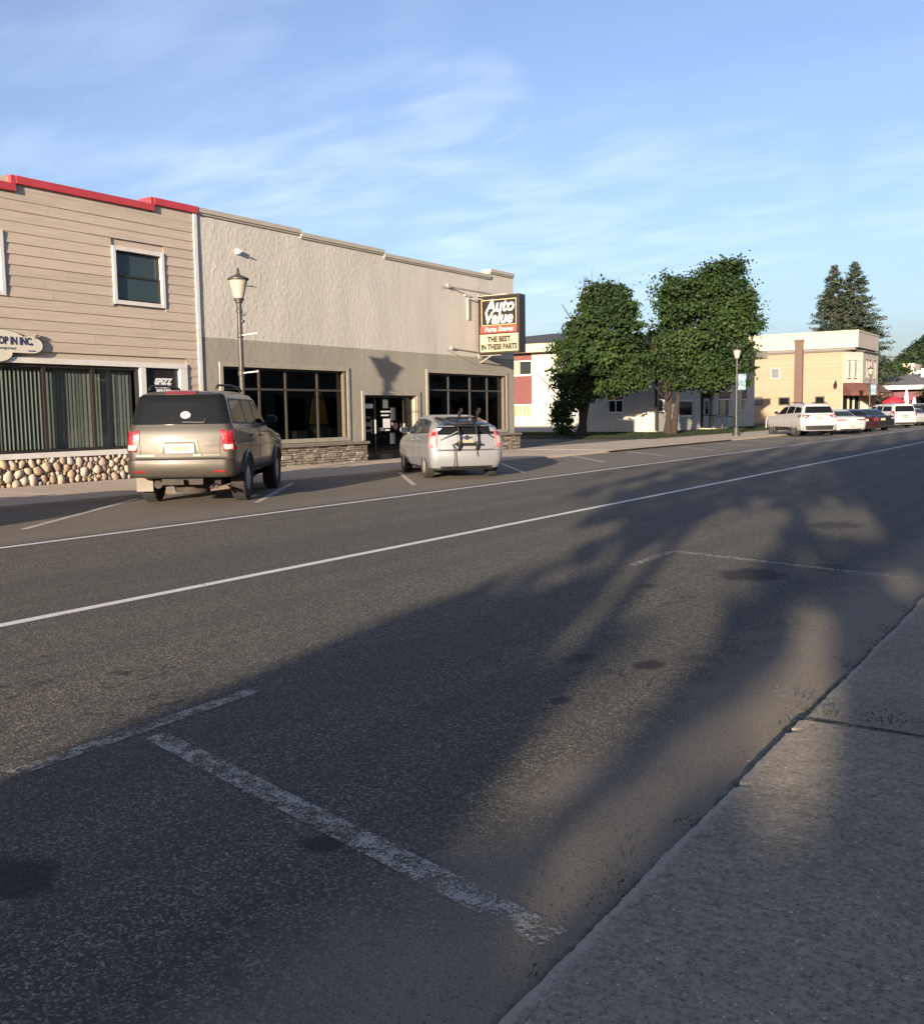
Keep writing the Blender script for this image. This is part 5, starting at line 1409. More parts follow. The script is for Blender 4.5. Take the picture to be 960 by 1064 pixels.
def car(spec):
    S = spec
    sx, sz = S.get('sx', 1), S.get('sz', 1)
    if sx != 1 or sz != 1:
        zz = lambda z: [(a, b * sz) for a, b in z] if isinstance(z, list) else z * sz
        S['rings'] = [(zz(r[0]), r[1], r[2], r[3] * sx, *r[4:]) for r in S['rings']]
        sp = lambda P: [(a, b * sz) for a, b in P]; rp_ = lambda P: [(a * sx, b * sz) for a, b in P]
        for k in ('side_glass', 'seams'): S[k] = [sp(P) for P in S.get(k, [])]
        for k in ('pillar', 'sill'): S[k] = sp(S[k])
        S['handles'] = sp(S['handles']); S['mirror'] = (S['mirror'][0], S['mirror'][1] * sz, S['mirror'][2])
        S['rear_surround'] = rp_(S['rear_surround']); S['rear_glass'] = [rp_(P) for P in S['rear_glass']]; S['rear_seams'] = [rp_(P) for P in S['rear_seams']]
        S['rear_lights'] = [(rp_(P), (m, [(rp_(q), mm) for q, mm in L])) for P, (m, L) in S['rear_lights']]
        S['side_lights'] = [(sp(P), m) for P, m in S['side_lights']]; S['rear_trim'] = [(rp_(P), a, b, c) for P, a, b, c in S['rear_trim']]
        S['plate'] = (S['plate'][0], S['plate'][1] * sz, S['plate'][2], S['plate'][3]); S['rails'] = (*S['rails'][:2], S['rails'][2] * sx, S['rails'][3] * sz)
    root = thing(S['name'], S['label'], S['cat'], (S['loc'][0], S['loc'][1], S['loc'][2] if len(S['loc']) > 2 else 0), S['head'], S.get('group'))
    lb = loft_body(S['rings']); sk = Skin(lb)
    body = lb.build('body', [S['paint'], M['under']], root, smooth=32)
    w = S['wheel']; hw = w['hw']
    ws = [(sx * w['track'] / 2, yy, w['r'], w['r'] * 1.14) for sx in (-1, 1) for yy in (0, w['wb'])]
    cut_arches(body, ws, hw, w['r'])
    for x, y, z, r in ws: wheel_parts(root, x, y, w['r'], w['w'], w['rim'], w.get('spokes', 6), w.get('mat', M['alloy']), 1 if x > 0 else -1)
    mb = MB(); y0, y1 = S['rings'][0][1], S['rings'][0][2]
    mb.box(-hw * .62, hw * .62, y0 + .35, y1 - .3, w['r'] * .75, S['rings'][0][0] + .1 if not isinstance(S['rings'][0][0], list) else .5)
    mb.tube([(-w['track'] / 2 + .1, 0, w['r']), (w['track'] / 2 - .1, 0, w['r'])], .05, 8); mb.lathe([(0, -.14), (.12, -.08), (.12, .08), (0, .14)], (0.1, 0, w['r']), 'y', 12)
    mb.tube([(.45, y0 + .9, .32), (.5, y0 + .1, .33), (.5, y0 - .03, .31)], .035, 10)
    mb.build('underbody', M['under'], root, smooth=40)
    # windows
    for side in ('left', 'right'):
        for poly in S.get('side_glass', []):
            g = sk.patch([(p[0], p[1]) for p in poly], side, .006, .18).build('window', S.get('glass', M['carglass']), root, smooth=50)
        if S.get('pillar'):
            sk.patch(S['pillar'], side, .0035, .12).build('window_surround', M['dark_plastic'], root, smooth=50)
        for ln in S.get('seams', []):
            pass
        sm = MB()
        for ln in S.get('seams', []): sk.line(ln, side, .005, -.001, sm)
        if sm.v: sm.build('door_seam', M['under'], root)
        for (y, z) in S.get('handles', []):
            hb = MB(); pts = [sk.pt(side, y + dy, z, o) for dy, o in ((-.1, .004), (-.08, .03), (.08, .03), (.1, .004))]; hb.tube(pts, .014, 8); hb.build('door_handle', S.get('handle_mat', S['paint']), root, smooth=40)
        if 'mirror' in S:
            y, z, ox = S['mirror']; sgn = 1 if side == 'right' else -1; p = sk.pt(side, y, z, 0)
            m_ = MB(); o = len(m_.v); vs, fs = ico(); m_.add([(p.x + sgn * (ox + v.x * .12), p.y + v.y * .07 + .02, p.z + .09 + v.z * .085) for v in vs], fs); m_.tube([tuple(p), (p.x + sgn * ox * .8, p.y, p.z + .05)], .03, 6)
            mir = m_.build('side_mirror', S.get('mirror_mat', S['paint']), root, smooth=50)
            m_ = MB(); m_.prism([(-.09, .03), (.09, .03), (.09, .15), (-.09, .15)], lambda u, v, d: (p.x + sgn * ox + u, p.y - .05 + d, p.z + v), -.012, 0); m_.build('mirror_glass', M['carglass_blue'], mir)
        if S.get('flare'):
            for yy in (0, w['wb']):
                pts = []; rr = w['r'] * 1.16
                for k in range(15):
                    a = R(-14 + 208 * k / 14); y_, z_ = yy + rr * math.cos(a), w['r'] + rr * math.sin(a)
                    if z_ > S['rings'][1][0] - .02: pts.append(sk.pt(side, y_, z_, .006))
                f_ = MB(); f_.tube(pts, .034, 8); f_.build('arch_trim', S['flare'], root, smooth=60)
        if S.get('sill'):
            s_ = sk.patch(S['sill'], side, .01, .1).build('sill_trim', M['dark_plastic'], root, smooth=50)
        for poly, mt in S.get('side_lights', []):
            sk.patch(poly, side, .008, .2).build('tail_light', mt, root, smooth=50)
    if 'rear_surround' in S: sk.patch(S['rear_surround'], 'rear', .014, .15, 4, (1, .94, .85, .7, .5, .25)).build('rear_surround', M['carglass'], root, smooth=50)
    for poly in S.get('rear_glass', []):
        sk.patch(poly, 'rear', .018 if 'rear_surround' in S else .007, .15).build('rear_window', S.get('glass_rear', M['carglass']), root, smooth=50)
    for poly, subs in S.get('rear_lights', []):
        for sgn in (-1, 1):
            pp = [(sgn * p[0], p[1]) for p in poly]; tl = sk.patch(pp, 'rear', .012, .15).build('tail_light', subs[0], root, smooth=50)
            for q, mt in subs[1]: sk.patch([(sgn * p[0], p[1]) for p in q], 'rear', .017, .2).build('lens', mt, tl, smooth=50)
    for poly, nm, mt, off in S.get('rear_trim', []):
        sk.patch(poly, 'rear', off, .12).build(nm, mt, root, smooth=50)
    rs = MB()
    for ln in S.get('rear_seams', []): sk.line(ln, 'rear', .006, -.001, rs)
    if rs.v: rs.build('tailgate_seam', M['under'], root)
    if 'plate' in S:
        x, z, wd, h = S['plate']; p = sk.pt('rear', x, z, .0); pm = MB(); pm.box(x - wd / 2, x + wd / 2, p.y - .022, p.y - .004, z - h / 2, z + h / 2); pl = pm.build('licence_plate', M['plate'], root, bevel=.004)
        if S.get('plate_marks'):
            pm = MB()
            for k in range(7): pm.box(x - wd * .30 + k * wd * .088, x - wd * .30 + k * wd * .088 + wd * .05, p.y - .026, p.y - .023, z - h * .22, z + h * .2)
            pm.build('plate_marks', M['plate_mark'], pl)
    if S.get('rails'):
        y0, y1, x, z = S['rails']
        for sgn in (-1, 1):
            m_ = MB(); pts = [(sgn * x, y0, z - .06), (sgn * x, y0 + .12, z), (sgn * x, (y0 + y1) / 2, z + .025), (sgn * x, y1 - .15, z), (sgn * x, y1, z - .07)]; m_.tube(pts, .02, 8)
            m_.build('roof_rail', M['dark_plastic'], root, smooth=40)
        for yb in S.get('bars', []):
            m_ = MB(); m_.tube([(-x, yb, z + .01), (x, yb, z + .01)], .018, 8); m_.build('cross_bar', M['dark_plastic'], root, smooth=40)
    return root, sk

def hv(h): return Vector((-math.sin(h), math.cos(h), 0))
P_SUV = car_paint('champagne_silver_paint', (.034, .028, .019), .3, .46, .3)
P_HATCH = car_paint('silver_paint', (.27, .285, .30), .35, .38, .12)
P_WHITE = car_paint('white_paint', (.40, .395, .385), 0, .4, .12)
P_MAROON = car_paint('maroon_paint', (.026, .006, .009), .1, .35, .05)
P_BLACK = car_paint('black_paint', (.008, .009, .012), 0, .3, .05)
P_GREY = car_paint('pale_silver_paint', (.36, .345, .315), .45, .34, .2)

# champagne SUV ------------------------------------------------------------
hA = R(34)
suv_rings = [
    (.46, -1.02, 3.72, .80, .16, .25, .03, .10), (.47, -1.14, 3.86, .90, .18, .3, .06, .16), (.56, -1.20, 3.93, .955, .2, .32, .07, .18),
    (.70, -1.21, 3.95, .962, .2, .32, .07, .18), (.755, -1.20, 3.95, .962, .2, .32, .07, .18), (.77, -1.10, 3.94, .962, .16, .32, .05, .18),
    (.95, -1.10, 3.93, .968, .16, .3, .05, .18), ([(-1.2, 1.16), (2.5, 1.10), (3.9, 1.0)], -1.085, 3.9, .955, .16, .3, .05, .18),
    ([(-1.2, 1.27), (2.4, 1.20), (3.85, 1.05)], -1.06, 3.84, .93, .16, .3, .05, .18),
    ([(-1.2, 1.30), (1.8, 1.27), (2.6, 1.22)], -1.045, 2.62, .905, .15, .3, .05, .14), ([(-1.2, 1.42), (2.5, 1.36)], -1.02, 2.42, .87, .15, .28, .05, .14),
    (1.74, -.95, 1.82, .775, .15, .25, .05, .12), (1.82, -.90, 1.65, .72, .15, .25, .05, .1), ([(-.9, 1.855), (.5, 1.88), (1.6, 1.86)], -.80, 1.5, .60, .15, .25, .04, .1), ([(-.9, 1.87), (.5, 1.90), (1.6, 1.875)], -.6, 1.3, .4, .1, .2, .02, .05)]
suv_spec = dict(name='parked_suv', label='champagne silver SUV with a round white rear window sticker, parked by the clapboard shop', cat='car', group='cars parked at an angle',
    loc=(-13.82, 12.32), head=hA, rings=suv_rings, paint=P_SUV, sx=.955, sz=1.045, wheel=dict(r=.41, w=.26, rim=.235, wb=3.0, track=1.60, hw=.925, spokes=6),
    side_glass=[[(-.80, 1.36), (-.66, 1.70), (.18, 1.72), (.24, 1.34)], [(.34, 1.34), (.30, 1.72), (1.02, 1.72), (1.12, 1.32)], [(1.22, 1.32), (1.14, 1.72), (1.62, 1.70), (2.28, 1.32)]],
    pillar=[(-.86, 1.33), (-.70, 1.745), (1.70, 1.745), (2.42, 1.29)],
    seams=[[(.30, .62), (.28, 1.3)], [(1.18, .56), (1.18, 1.28)], [(2.36, .60), (2.30, 1.25)]], handles=[(.48, 1.12), (1.34, 1.10)], mirror=(2.1, 1.30, .14), mirror_mat=M['dark_plastic'], flare=P_SUV,
    sill=[(.42, .50), (.42, .60), (2.55, .60), (2.55, .50)],
    rear_surround=[(-.875, 1.325), (-.75, 1.80), (.75, 1.80), (.875, 1.325)], rear_glass=[[(-.70, 1.36), (-.62, 1.76), (.62, 1.76), (.70, 1.36)]],
    rear_lights=[([(.70, 1.235), (.955, 1.24), (.965, .90), (.765, .88)], (M['tailred'], [([(.76, 1.0), (.92, 1.0), (.92, .92), (.79, .91)], M['tailclear']), ([(.74, 1.2), (.84, 1.2), (.84, 1.05), (.77, 1.05)], plain('bright_red_lens', (.36, .02, .025), .12, 0, .2, 20, 0, 0, 1.0))]))],
    side_lights=[([(-.90, 1.235), (-.76, 1.20), (-.78, .93), (-.92, .90)], M['tailred'])],
    rear_trim=[([(-.36, .87), (-.31, 1.075), (.31, 1.075), (.36, .87)], 'plate_recess', plain('bright_silver_surround', (.055, .047, .034), .4, .3), .014), ([(-.31, .855), (-.265, 1.045), (.265, 1.045), (.31, .855)], 'plate_recess', M['dark_plastic'], .018),
               ([(-.84, .50), (-.84, .445), (.84, .445), (.84, .50)], 'bumper_valance', M['dark_plastic'], .012),
               ([(-.80, .585), (-.80, .555), (-.60, .555), (-.60, .585)], 'reflector', M['tailred'], .008), ([(.80, .585), (.80, .555), (.60, .555), (.60, .585)], 'reflector', M['tailred'], .008),
               ([(-.78, .845), (-.78, .812), (-.45, .812), (-.45, .845)], 'badge', plain('badge_metal', (.14, .125, .10), .35, .2), .008), ([(.40, .842), (.40, .815), (.72, .815), (.72, .842)], 'badge', plain('dull_badge', (.09, .08, .065), .4, .2), .006), ([(.23, .845), (.23, .812), (.37, .812), (.37, .845)], 'badge', plain('badge_metal', (.14, .125, .10), .35, .2), .008),
               ([(-.28, 1.865), (-.28, 1.815), (.28, 1.815), (.28, 1.865)], 'brake_light', M['tailred'], .02)],
    rear_seams=[[(-.92, .79), (.92, .79)], [(-.72, 1.30), (-.70, .80)], [(.72, 1.30), (.70, .80)], [(-.8, .775), (.8, .775)]],
    plate=(0, .94, .50, .165), plate_marks=True, rails=(-.75, 1.3, .60, 1.96), bars=())
suv, sk = car(suv_spec)
def extra_rear(root, sk, name, mat, poly, off, r=.45): return sk.patch(poly, 'rear', off, r).build(name, mat, root, smooth=50)
mb = MB()
sk.patch([(.10 + .085 * math.cos(a), 1.54 + .06 * math.sin(a)) for a in [2 * math.pi * k / 14 for k in range(14)]], 'rear', .024, .3, mb=mb); mb.build('sticker', M['sticker'], suv)
mb = MB(); q0 = sk.pt('rear', .05, 1.42, .03); q1 = sk.pt('rear', .42, 1.41, .035); q2 = sk.pt('rear', .44, 1.46, .03); mb.tube([q0, q1], .013, 6); mb.tube([q1, q2], .02, 6); mb.build('wiper', M['dark_plastic'], suv)
mb = MB(); mb.box(-.93, -.64, -.55, -.535, .22, .47); mb.build('mud_flap', plain('pale_mud_flap', (.17, .15, .12), .7), suv)
mb = MB(); mb.box(-.35, .35, -1.02, -.9, .36, .46); mb.box(-.06, .06, -1.17, -.9, .37, .45); mb.tube([(-.45, -.9, .36), (-.45, -.2, .36)], .07, 10); mb.tube([(.55, -.85, .33), (.6, -1.12, .33)], .035, 10); mb.lathe([(0, -.3), (.3, -.28), (.34, 0), (.3, .1), (0, .12)], (0, -.35, .47), 'z', 20); mb.tube([(-.7, .05, .35), (.7, .05, .35)], .045, 8)
mb.build('tow_bar', plain('rusty_frame', (.04, .032, .025), .85, 0, .4, 12), suv, smooth=40)

# silver hatchback with bicycle carrier -----------------------------------------
hB = R(47)
hatch_rings = [
    (.20, -.62, 3.35, .70, .15, .3, .04, .15), (.26, -.78, 3.50, .80, .2, .4, .08, .22), (.42, -.87, 3.57, .855, .22, .45, .10, .26), (.58, -.885, 3.58, .868, .22, .45, .10, .26),
    (.66, -.87, 3.56, .870, .22, .45, .10, .26), (.675, -.83, 3.55, .870, .2, .45, .09, .26), ([(-.9, .90), (2.6, .86), (3.5, .74)], -.80, 3.50, .862, .2, .45, .09, .26),
    ([(-.9, 1.02), (2.5, .96), (3.4, .80)], -.78, 3.40, .835, .2, .45, .09, .26), ([(-.9, 1.06), (1.5, 1.04), (2.75, .99)], -.77, 2.80, .80, .2, .4, .09, .2),
    ([(-.9, 1.17), (2.4, 1.13)], -.755, 2.42, .75, .2, .35, .09, .18), ([(-.8, 1.215), (-.6, 1.23), (0, 1.33), (.6, 1.40), (1.2, 1.42), (1.7, 1.38)], -.70, 1.85, .64, .2, .3, .09, .14),
    ([(-.7, 1.235), (-.3, 1.30), (.2, 1.385), (.8, 1.45), (1.2, 1.465), (1.7, 1.43)], -.58, 1.62, .54, .2, .25, .07, .1), ([(-.5, 1.26), (-.2, 1.325), (.2, 1.41), (.8, 1.475), (1.2, 1.485), (1.6, 1.46)], -.45, 1.45, .34, .15, .2, .03, .05)]
hatch_spec = dict(name='parked_hatchback', label='silver hatchback with a black bicycle carrier strapped to its tailgate', cat='car', group='cars parked at an angle', loc=(-13.0, 19.65), head=hB, rings=hatch_rings, paint=P_HATCH,
    wheel=dict(r=.315, w=.20, rim=.20, wb=2.7, track=1.52, hw=.87, spokes=7),
    side_glass=[[(-.28, 1.08), (.05, 1.30), (.42, 1.345), (.46, 1.07)], [(.54, 1.07), (.50, 1.355), (1.10, 1.375), (1.18, 1.04)], [(1.26, 1.04), (1.18, 1.375), (1.55, 1.36), (2.30, 1.02)]],
    pillar=[(-.34, 1.055), (.02, 1.325), (.8, 1.395), (1.60, 1.375), (2.42, 1.0)],
    seams=[[(.48, .42), (.50, 1.04)], [(1.22, .36), (1.22, 1.02)], [(2.22, .40), (2.2, .98)]], handles=[(.66, .90), (1.38, .88)], mirror=(2.05, 1.02, .13),
    rear_glass=[], glass_rear=M['carglass_blue'],
    rear_lights=[([(.66, 1.13), (.79, 1.10), (.86, .72), (.70, .72)], (M['tailpink'], [([(.72, .98), (.81, .96), (.84, .80), (.74, .80)], M['tailclear']), ([(.69, 1.09), (.77, 1.07), (.80, 1.0), (.71, 1.0)], M['tailred'])]))],
    side_lights=[([(-.66, 1.12), (-.48, 1.06), (-.60, .76), (-.70, .74)], M['tailpink'])],
    rear_trim=[([(-.685, 1.02), (-.655, 1.20), (.655, 1.20), (.685, 1.02)], 'lower_glass', M['carglass'], .007), ([(-.30, .76), (-.28, .89), (.28, .89), (.30, .76)], 'plate_recess', plain('silver_recess_trim', (.30, .29, .27), .4, .3), .006),  # plate recess trim is a plain silver of its own
               ([(-.62, .30), (-.60, .235), (.60, .235), (.62, .30)], 'bumper_valance', M['dark_plastic'], .012), ([(-.13, .965), (-.13, .935), (.13, .935), (.13, .965)], 'badge', M['dark_plastic'], .012)],
    rear_seams=[[(-.72, .99), (-.74, .74), (-.60, .68), (.60, .68), (.74, .74), (.72, .99)], [(-.84, .655), (.84, .655)]], plate=(0, .825, .31, .15), glass=M['carglass_blue'])
hatch, skh = car(hatch_spec)
# sloping upper tailgate glass, draped from above
mb = MB(); vs = []
for j in range(9):
    y = -.66 + 1.05 * j / 8; w = .60 - .05 * j / 8
    for i in range(11):
        x = w * (i - 5) / 5; h = skh.bvh.ray_cast(Vector((x, y, 3)), Vector((0, 0, -1))); p = h[0]; n = h[1] if h[1].z > 0 else -h[1]; vs.append(p + n * .006)
mb.add(vs, [(j * 11 + i, j * 11 + i + 1, j * 11 + 12 + i, j * 11 + 11 + i) for j in range(8) for i in range(10)]); mb.build('rear_window', M['carglass_blue'], hatch, smooth=60, fixn=False)
mb = MB(); mb.lathe([(.055, 0), (.055, .012), (.0, .014)], (0, 0, 0), 'y', 16); p = skh.pt('rear', 0, .955, 0); mb.xf(Matrix.Translation((0, p.y - .02, .95))); mb.build('emblem', M['dark_plastic'], hatch, smooth=40)
# the carrier is a thing of its own, strapped on
car_ = thing('bicycle_carrier', 'black folding bicycle carrier strapped over the silver hatchback tailgate', 'bike rack', (-13.0, 19.65, 0), hB)
def T(*p): return [Vector(q) for q in p]
for sx in (-.22, .20):
    mb = MB(); mb.tube([(sx, -.90, .66), (sx, -.985, .80), (sx, -.93, 1.05), (sx, -.86, 1.20), (sx, -.78, 1.32)], .026, 8); mb.tube([(sx, -.93, 1.05), (sx, -.985, 1.10)], .03, 8); mb.build('upright', M['black_metal'], car_, smooth=40)
    mb = MB(); mb.tube([(sx, -.80, 1.30), (sx, -.92, 1.40), (sx, -1.20, 1.56)], .024, 8); mb.box(sx - .03, sx + .03, -1.06, -1.0, 1.46, 1.56); mb.box(sx - .03, sx + .03, -1.2, -1.14, 1.52, 1.62); mb.build('arm', M['black_metal'], car_, smooth=40)
    mb = MB(); mb.tube([(sx, -.80, 1.30), (sx, -.52, 1.36), (sx, -.2, 1.42)], .022, 8); mb.build('brace', M['black_metal'], car_, smooth=40)
mb = MB(); mb.tube([(-.34, -.975, .81), (.30, -.975, .81)], .024, 8); mb.tube([(-.30, -.86, 1.22), (.30, -.86, 1.22)], .022, 8); mb.tube([(-.36, -.30, 1.40), (.36, -.30, 1.40)], .028, 8); mb.box(-.14, .14, -.84, -.72, 1.27, 1.33); mb.build('cross_bar', M['black_metal'], car_, smooth=40)
mb = MB(); mb.lathe([(.05, -.03), (.06, 0), (.05, .03)], (-.22, -.95, .82), 'y', 12); mb.lathe([(.05, -.03), (.06, 0), (.05, .03)], (.20, -.95, .82), 'y', 12); mb.lathe([(0, -.05), (.06, -.02), (.06, .02), (0, .05)], (.1, -.80, 1.36), 'y', 10); mb.build('foot_pad', M['dark_plastic'], car_, smooth=40)
for pts, r_ in (([skh.pt('rear', -.34, .80, .03), (-.34, -.99, .70), (-.34, -.99, .38), (-.34, -.95, .30)], .013), ([(.20, -.93, .68), (.20, -.96, .52)], .010),
                ([(-.24, -.92, 1.10), skh.pt('rear', -.62, .90, .015)], .014), ([(.28, -.90, 1.16), skh.pt('rear', .66, .93, .015)], .014),
                ([(-.24, -.82, 1.24), (-.62, -.35, 1.26), (-.64, .1, 1.33)], .012), ([(.22, -.82, 1.24), (.62, -.35, 1.26), (.64, .1, 1.33)], .012), ([(-.22, -.6, 1.32), (-.50, .25, 1.42)], .016), ([(.2, -.6, 1.32), (.48, .25, 1.42)], .016)):
    mb = MB(); mb.tube(pts, r_, 6); mb.build('strap', M['black_metal'], car_, smooth=60)

# white crossover SUV -------------------------------------------------------------
cross_rings = [
    (.30, -.98, 3.72, .80, .16, .3, .03, .12), (.34, -1.06, 3.85, .90, .2, .4, .07, .2), (.50, -1.10, 3.93, .965, .22, .42, .09, .22), (.66, -1.11, 3.95, .985, .22, .42, .09, .22),
    (.80, -1.08, 3.95, .99, .2, .42, .08, .22), ([(-1.1, 1.02), (2.6, 1.02), (3.9, .98)], -1.06, 3.93, .985, .2, .42, .08, .22), ([(-1.1, 1.14), (2.4, 1.12), (3.9, 1.06)], -1.04, 3.86, .95, .2, .4, .08, .22),
    ([(-1.1, 1.17), (1.8, 1.15), (2.8, 1.12)], -1.02, 2.85, .92, .2, .35, .08, .18), ([(-1.1, 1.28), (2.5, 1.22)], -.99, 2.55, .885, .2, .3, .08, .16),
    ([(-1, 1.60), (.5, 1.65), (1.9, 1.60)], -.84, 1.9, .76, .2, .28, .08, .14), ([(-1, 1.67), (.5, 1.73), (1.9, 1.66)], -.80, 1.65, .68, .2, .25, .08, .1), ([(-1, 1.71), (.5, 1.77), (1.9, 1.70)], -.66, 1.45, .5, .15, .25, .05, .06)]
hC = R(38)
car(dict(name='parked_crossover', label='white crossover SUV with black lower cladding, nearest car in the far parked row', cat='car', group='cars parked at an angle', loc=(-13.7, 55.1), head=hC, rings=cross_rings, paint=P_WHITE,
    wheel=dict(r=.39, w=.25, rim=.27, wb=3.07, track=1.70, hw=.985, spokes=10, mat=M['dark_alloy']),
    side_glass=[[(-.72, 1.28), (-.60, 1.54), (.10, 1.60), (.16, 1.26)], [(.26, 1.26), (.22, 1.61), (1.02, 1.61), (1.12, 1.22)], [(1.22, 1.22), (1.12, 1.61), (1.72, 1.56), (2.40, 1.18)]], pillar=None,
    seams=[[(.24, .5), (.22, 1.2)], [(1.2, .5), (1.2, 1.15)]], handles=[(.40, 1.05), (1.4, 1.02)], mirror=(2.2, 1.2, .14), mirror_mat=M['dark_plastic'], flare=None, sill=[(.44, .34), (.44, .52), (2.6, .52), (2.6, .34)],
    rear_glass=[[(-.80, 1.25), (-.66, 1.60), (.66, 1.60), (.80, 1.25)]],
    rear_lights=[([(.50, 1.14), (.93, 1.18), (.95, 1.02), (.66, 1.0)], (plain('dark_red_lens', (.16, .02, .025), .15, 0, .2, 20, 0, 0, 1.0), [([(.68, 1.10), (.85, 1.12), (.85, 1.05), (.7, 1.04)], M['tailclear'])]))], side_lights=[([(-.84, 1.18), (-.55, 1.12), (-.62, 1.04), (-.86, 1.02)], plain('dark_red_lens', (.16, .02, .025)))],
    rear_trim=[([(-.92, .60), (-.86, .36), (.86, .36), (.92, .60)], 'bumper_cladding', M['dark_plastic'], .012), ([(-.5, 1.16), (-.5, 1.13), (.5, 1.13), (.5, 1.16)], 'chrome_strip', M['chrome'], .01), ([(-.84, 1.70), (-.8, 1.66), (.8, 1.66), (.84, 1.70)], 'spoiler', P_WHITE, .03)],
    rear_seams=[[(-.8, 1.0), (-.6, .72), (.6, .72), (.8, 1.0)]], plate=(0, .98, .31, .15), rails=(-.5, 1.5, .64, 1.80)))

# sedans -------------------------------------------------------------------------
sedan_rings = [
    (.22, -.95, 3.45, .72, .16, .3, .03, .15), (.28, -1.08, 3.58, .82, .2, .4, .08, .2), (.42, -1.13, 3.63, .88, .22, .42, .10, .24), (.60, -1.13, 3.64, .90, .22, .42, .10, .24),
    ([(-1.1, .80), (2.6, .78), (3.6, .66)], -1.10, 3.60, .90, .2, .42, .10, .24), ([(-1.1, .94), (-.2, .95), (2.4, .90), (3.5, .74)], -1.07, 3.50, .86, .2, .4, .10, .24),
    ([(-1.1, .985), (-.2, .99), (2.6, .94), (3.4, .78)], -1.0, 3.3, .80, .2, .4, .08, .2), ([(-.5, 1.00), (2.2, .965)], -.42, 2.3, .74, .2, .35, .06, .16), ([(-.5, 1.02), (2.2, .99)], -.36, 2.2, .735, .2, .35, .06, .16),
    ([(-.5, 1.32), (.5, 1.36), (1.5, 1.32)], .28, 1.45, .60, .18, .25, .04, .1), ([(.2, 1.37), (.8, 1.40), (1.5, 1.37)], .42, 1.28, .52, .15, .22, .03, .06), ([(.2, 1.39), (.8, 1.42), (1.4, 1.39)], .55, 1.15, .36, .1, .2, .02, .05)]
def sedan(label, loc, head, paint, lights, plate_m=True, name='parked_sedan', glass='carglass_blue'):
    return car(dict(name=name, label=label, cat='car', group='cars parked at an angle', loc=loc, head=head, rings=sedan_rings, paint=paint,
        wheel=dict(r=.32, w=.21, rim=.21, wb=2.75, track=1.55, hw=.90, spokes=7), side_glass=[[(-.18, 1.04), (.36, 1.29), (.66, 1.31), (.70, 1.02)], [(.80, 1.02), (.74, 1.31), (1.35, 1.29), (1.98, 1.01)]], pillar=[(-.26, 1.025), (.34, 1.325), (1.38, 1.32), (2.08, .995)],
        seams=[[(.74, .36), (.74, 1.0)], [(1.9, .4), (1.86, .98)]], handles=[(.3, .86), (.92, .85)], mirror=(1.75, 1.0, .13),
        rear_glass=[[(-.62, 1.04), (-.52, 1.30), (.52, 1.30), (.62, 1.04)]], glass_rear=M[glass], rear_lights=lights,
        rear_trim=[([(-.7, .34), (-.68, .25), (.68, .25), (.7, .34)], 'bumper_valance', M['dark_plastic'], .012)], rear_seams=[[(-.78, .9), (-.74, .64), (.74, .64), (.78, .9)]], plate=(0, .76 if plate_m else .48, .31, .15)))
L_BAR = [([(.30, .80), (.30, .86), (.84, .865), (.86, .79)], (M['tailred'], []))]
L_SQ = [([(.52, .70), (.52, .88), (.84, .885), (.86, .70)], (plain('dark_red_lens', (.16, .02, .025)), [([(.56, .74), (.66, .74), (.66, .80), (.56, .80)], M['tailred'])]))]
L_SM = [([(.60, .78), (.60, .87), (.85, .875), (.86, .78)], (M['tailpink'], [([(.62, .80), (.70, .80), (.70, .85), (.62, .85)], M['tailclear'])]))]
sedan('white sedan with thin red bar tail lights beside the white crossover', (-12.95, 58.9), R(42), P_WHITE, L_BAR, False)
sedan('dark maroon sedan between the white sedan and the black one', (-13.05, 63.0), R(42), P_MAROON, L_SQ, True, glass='carglass')
sedan('black sedan with pale blue rear glass beside the white minivan', (-12.95, 67.6), R(42), P_BLACK, L_SM, True)
sedan('pale silver sedan cut off at the right frame edge beyond the white minivan', (-13.2, 85.3), R(40), P_GREY, L_SM, True)
# white minivan
van_rings = [
    (.24, -.88, 3.75, .78, .16, .3, .03, .15), (.30, -.98, 3.88, .88, .2, .4, .07, .2), (.48, -1.02, 3.94, .955, .2, .42, .08, .24), (.66, -1.02, 3.95, .97, .2, .42, .08, .24),
    (.72, -.98, 3.95, .97, .18, .42, .07, .24), ([(-1, 1.0), (2.8, .96), (3.9, .82)], -.96, 3.9, .965, .18, .42, .07, .24), ([(-1, 1.10), (2.8, 1.02), (3.8, .88)], -.94, 3.8, .94, .18, .4, .07, .24),
    ([(-1, 1.13), (2.2, 1.10), (3.1, 1.0)], -.93, 3.15, .92, .18, .35, .07, .2), ([(-1, 1.26), (2.9, 1.15)], -.90, 2.9, .885, .18, .3, .07, .18),
    (1.60, -.80, 2.0, .79, .18, .28, .07, .14), (1.69, -.76, 1.8, .70, .18, .25, .06, .1), ([(-.8, 1.72), (.5, 1.76), (1.7, 1.72)], -.6, 1.55, .5, .15, .25, .04, .06)]
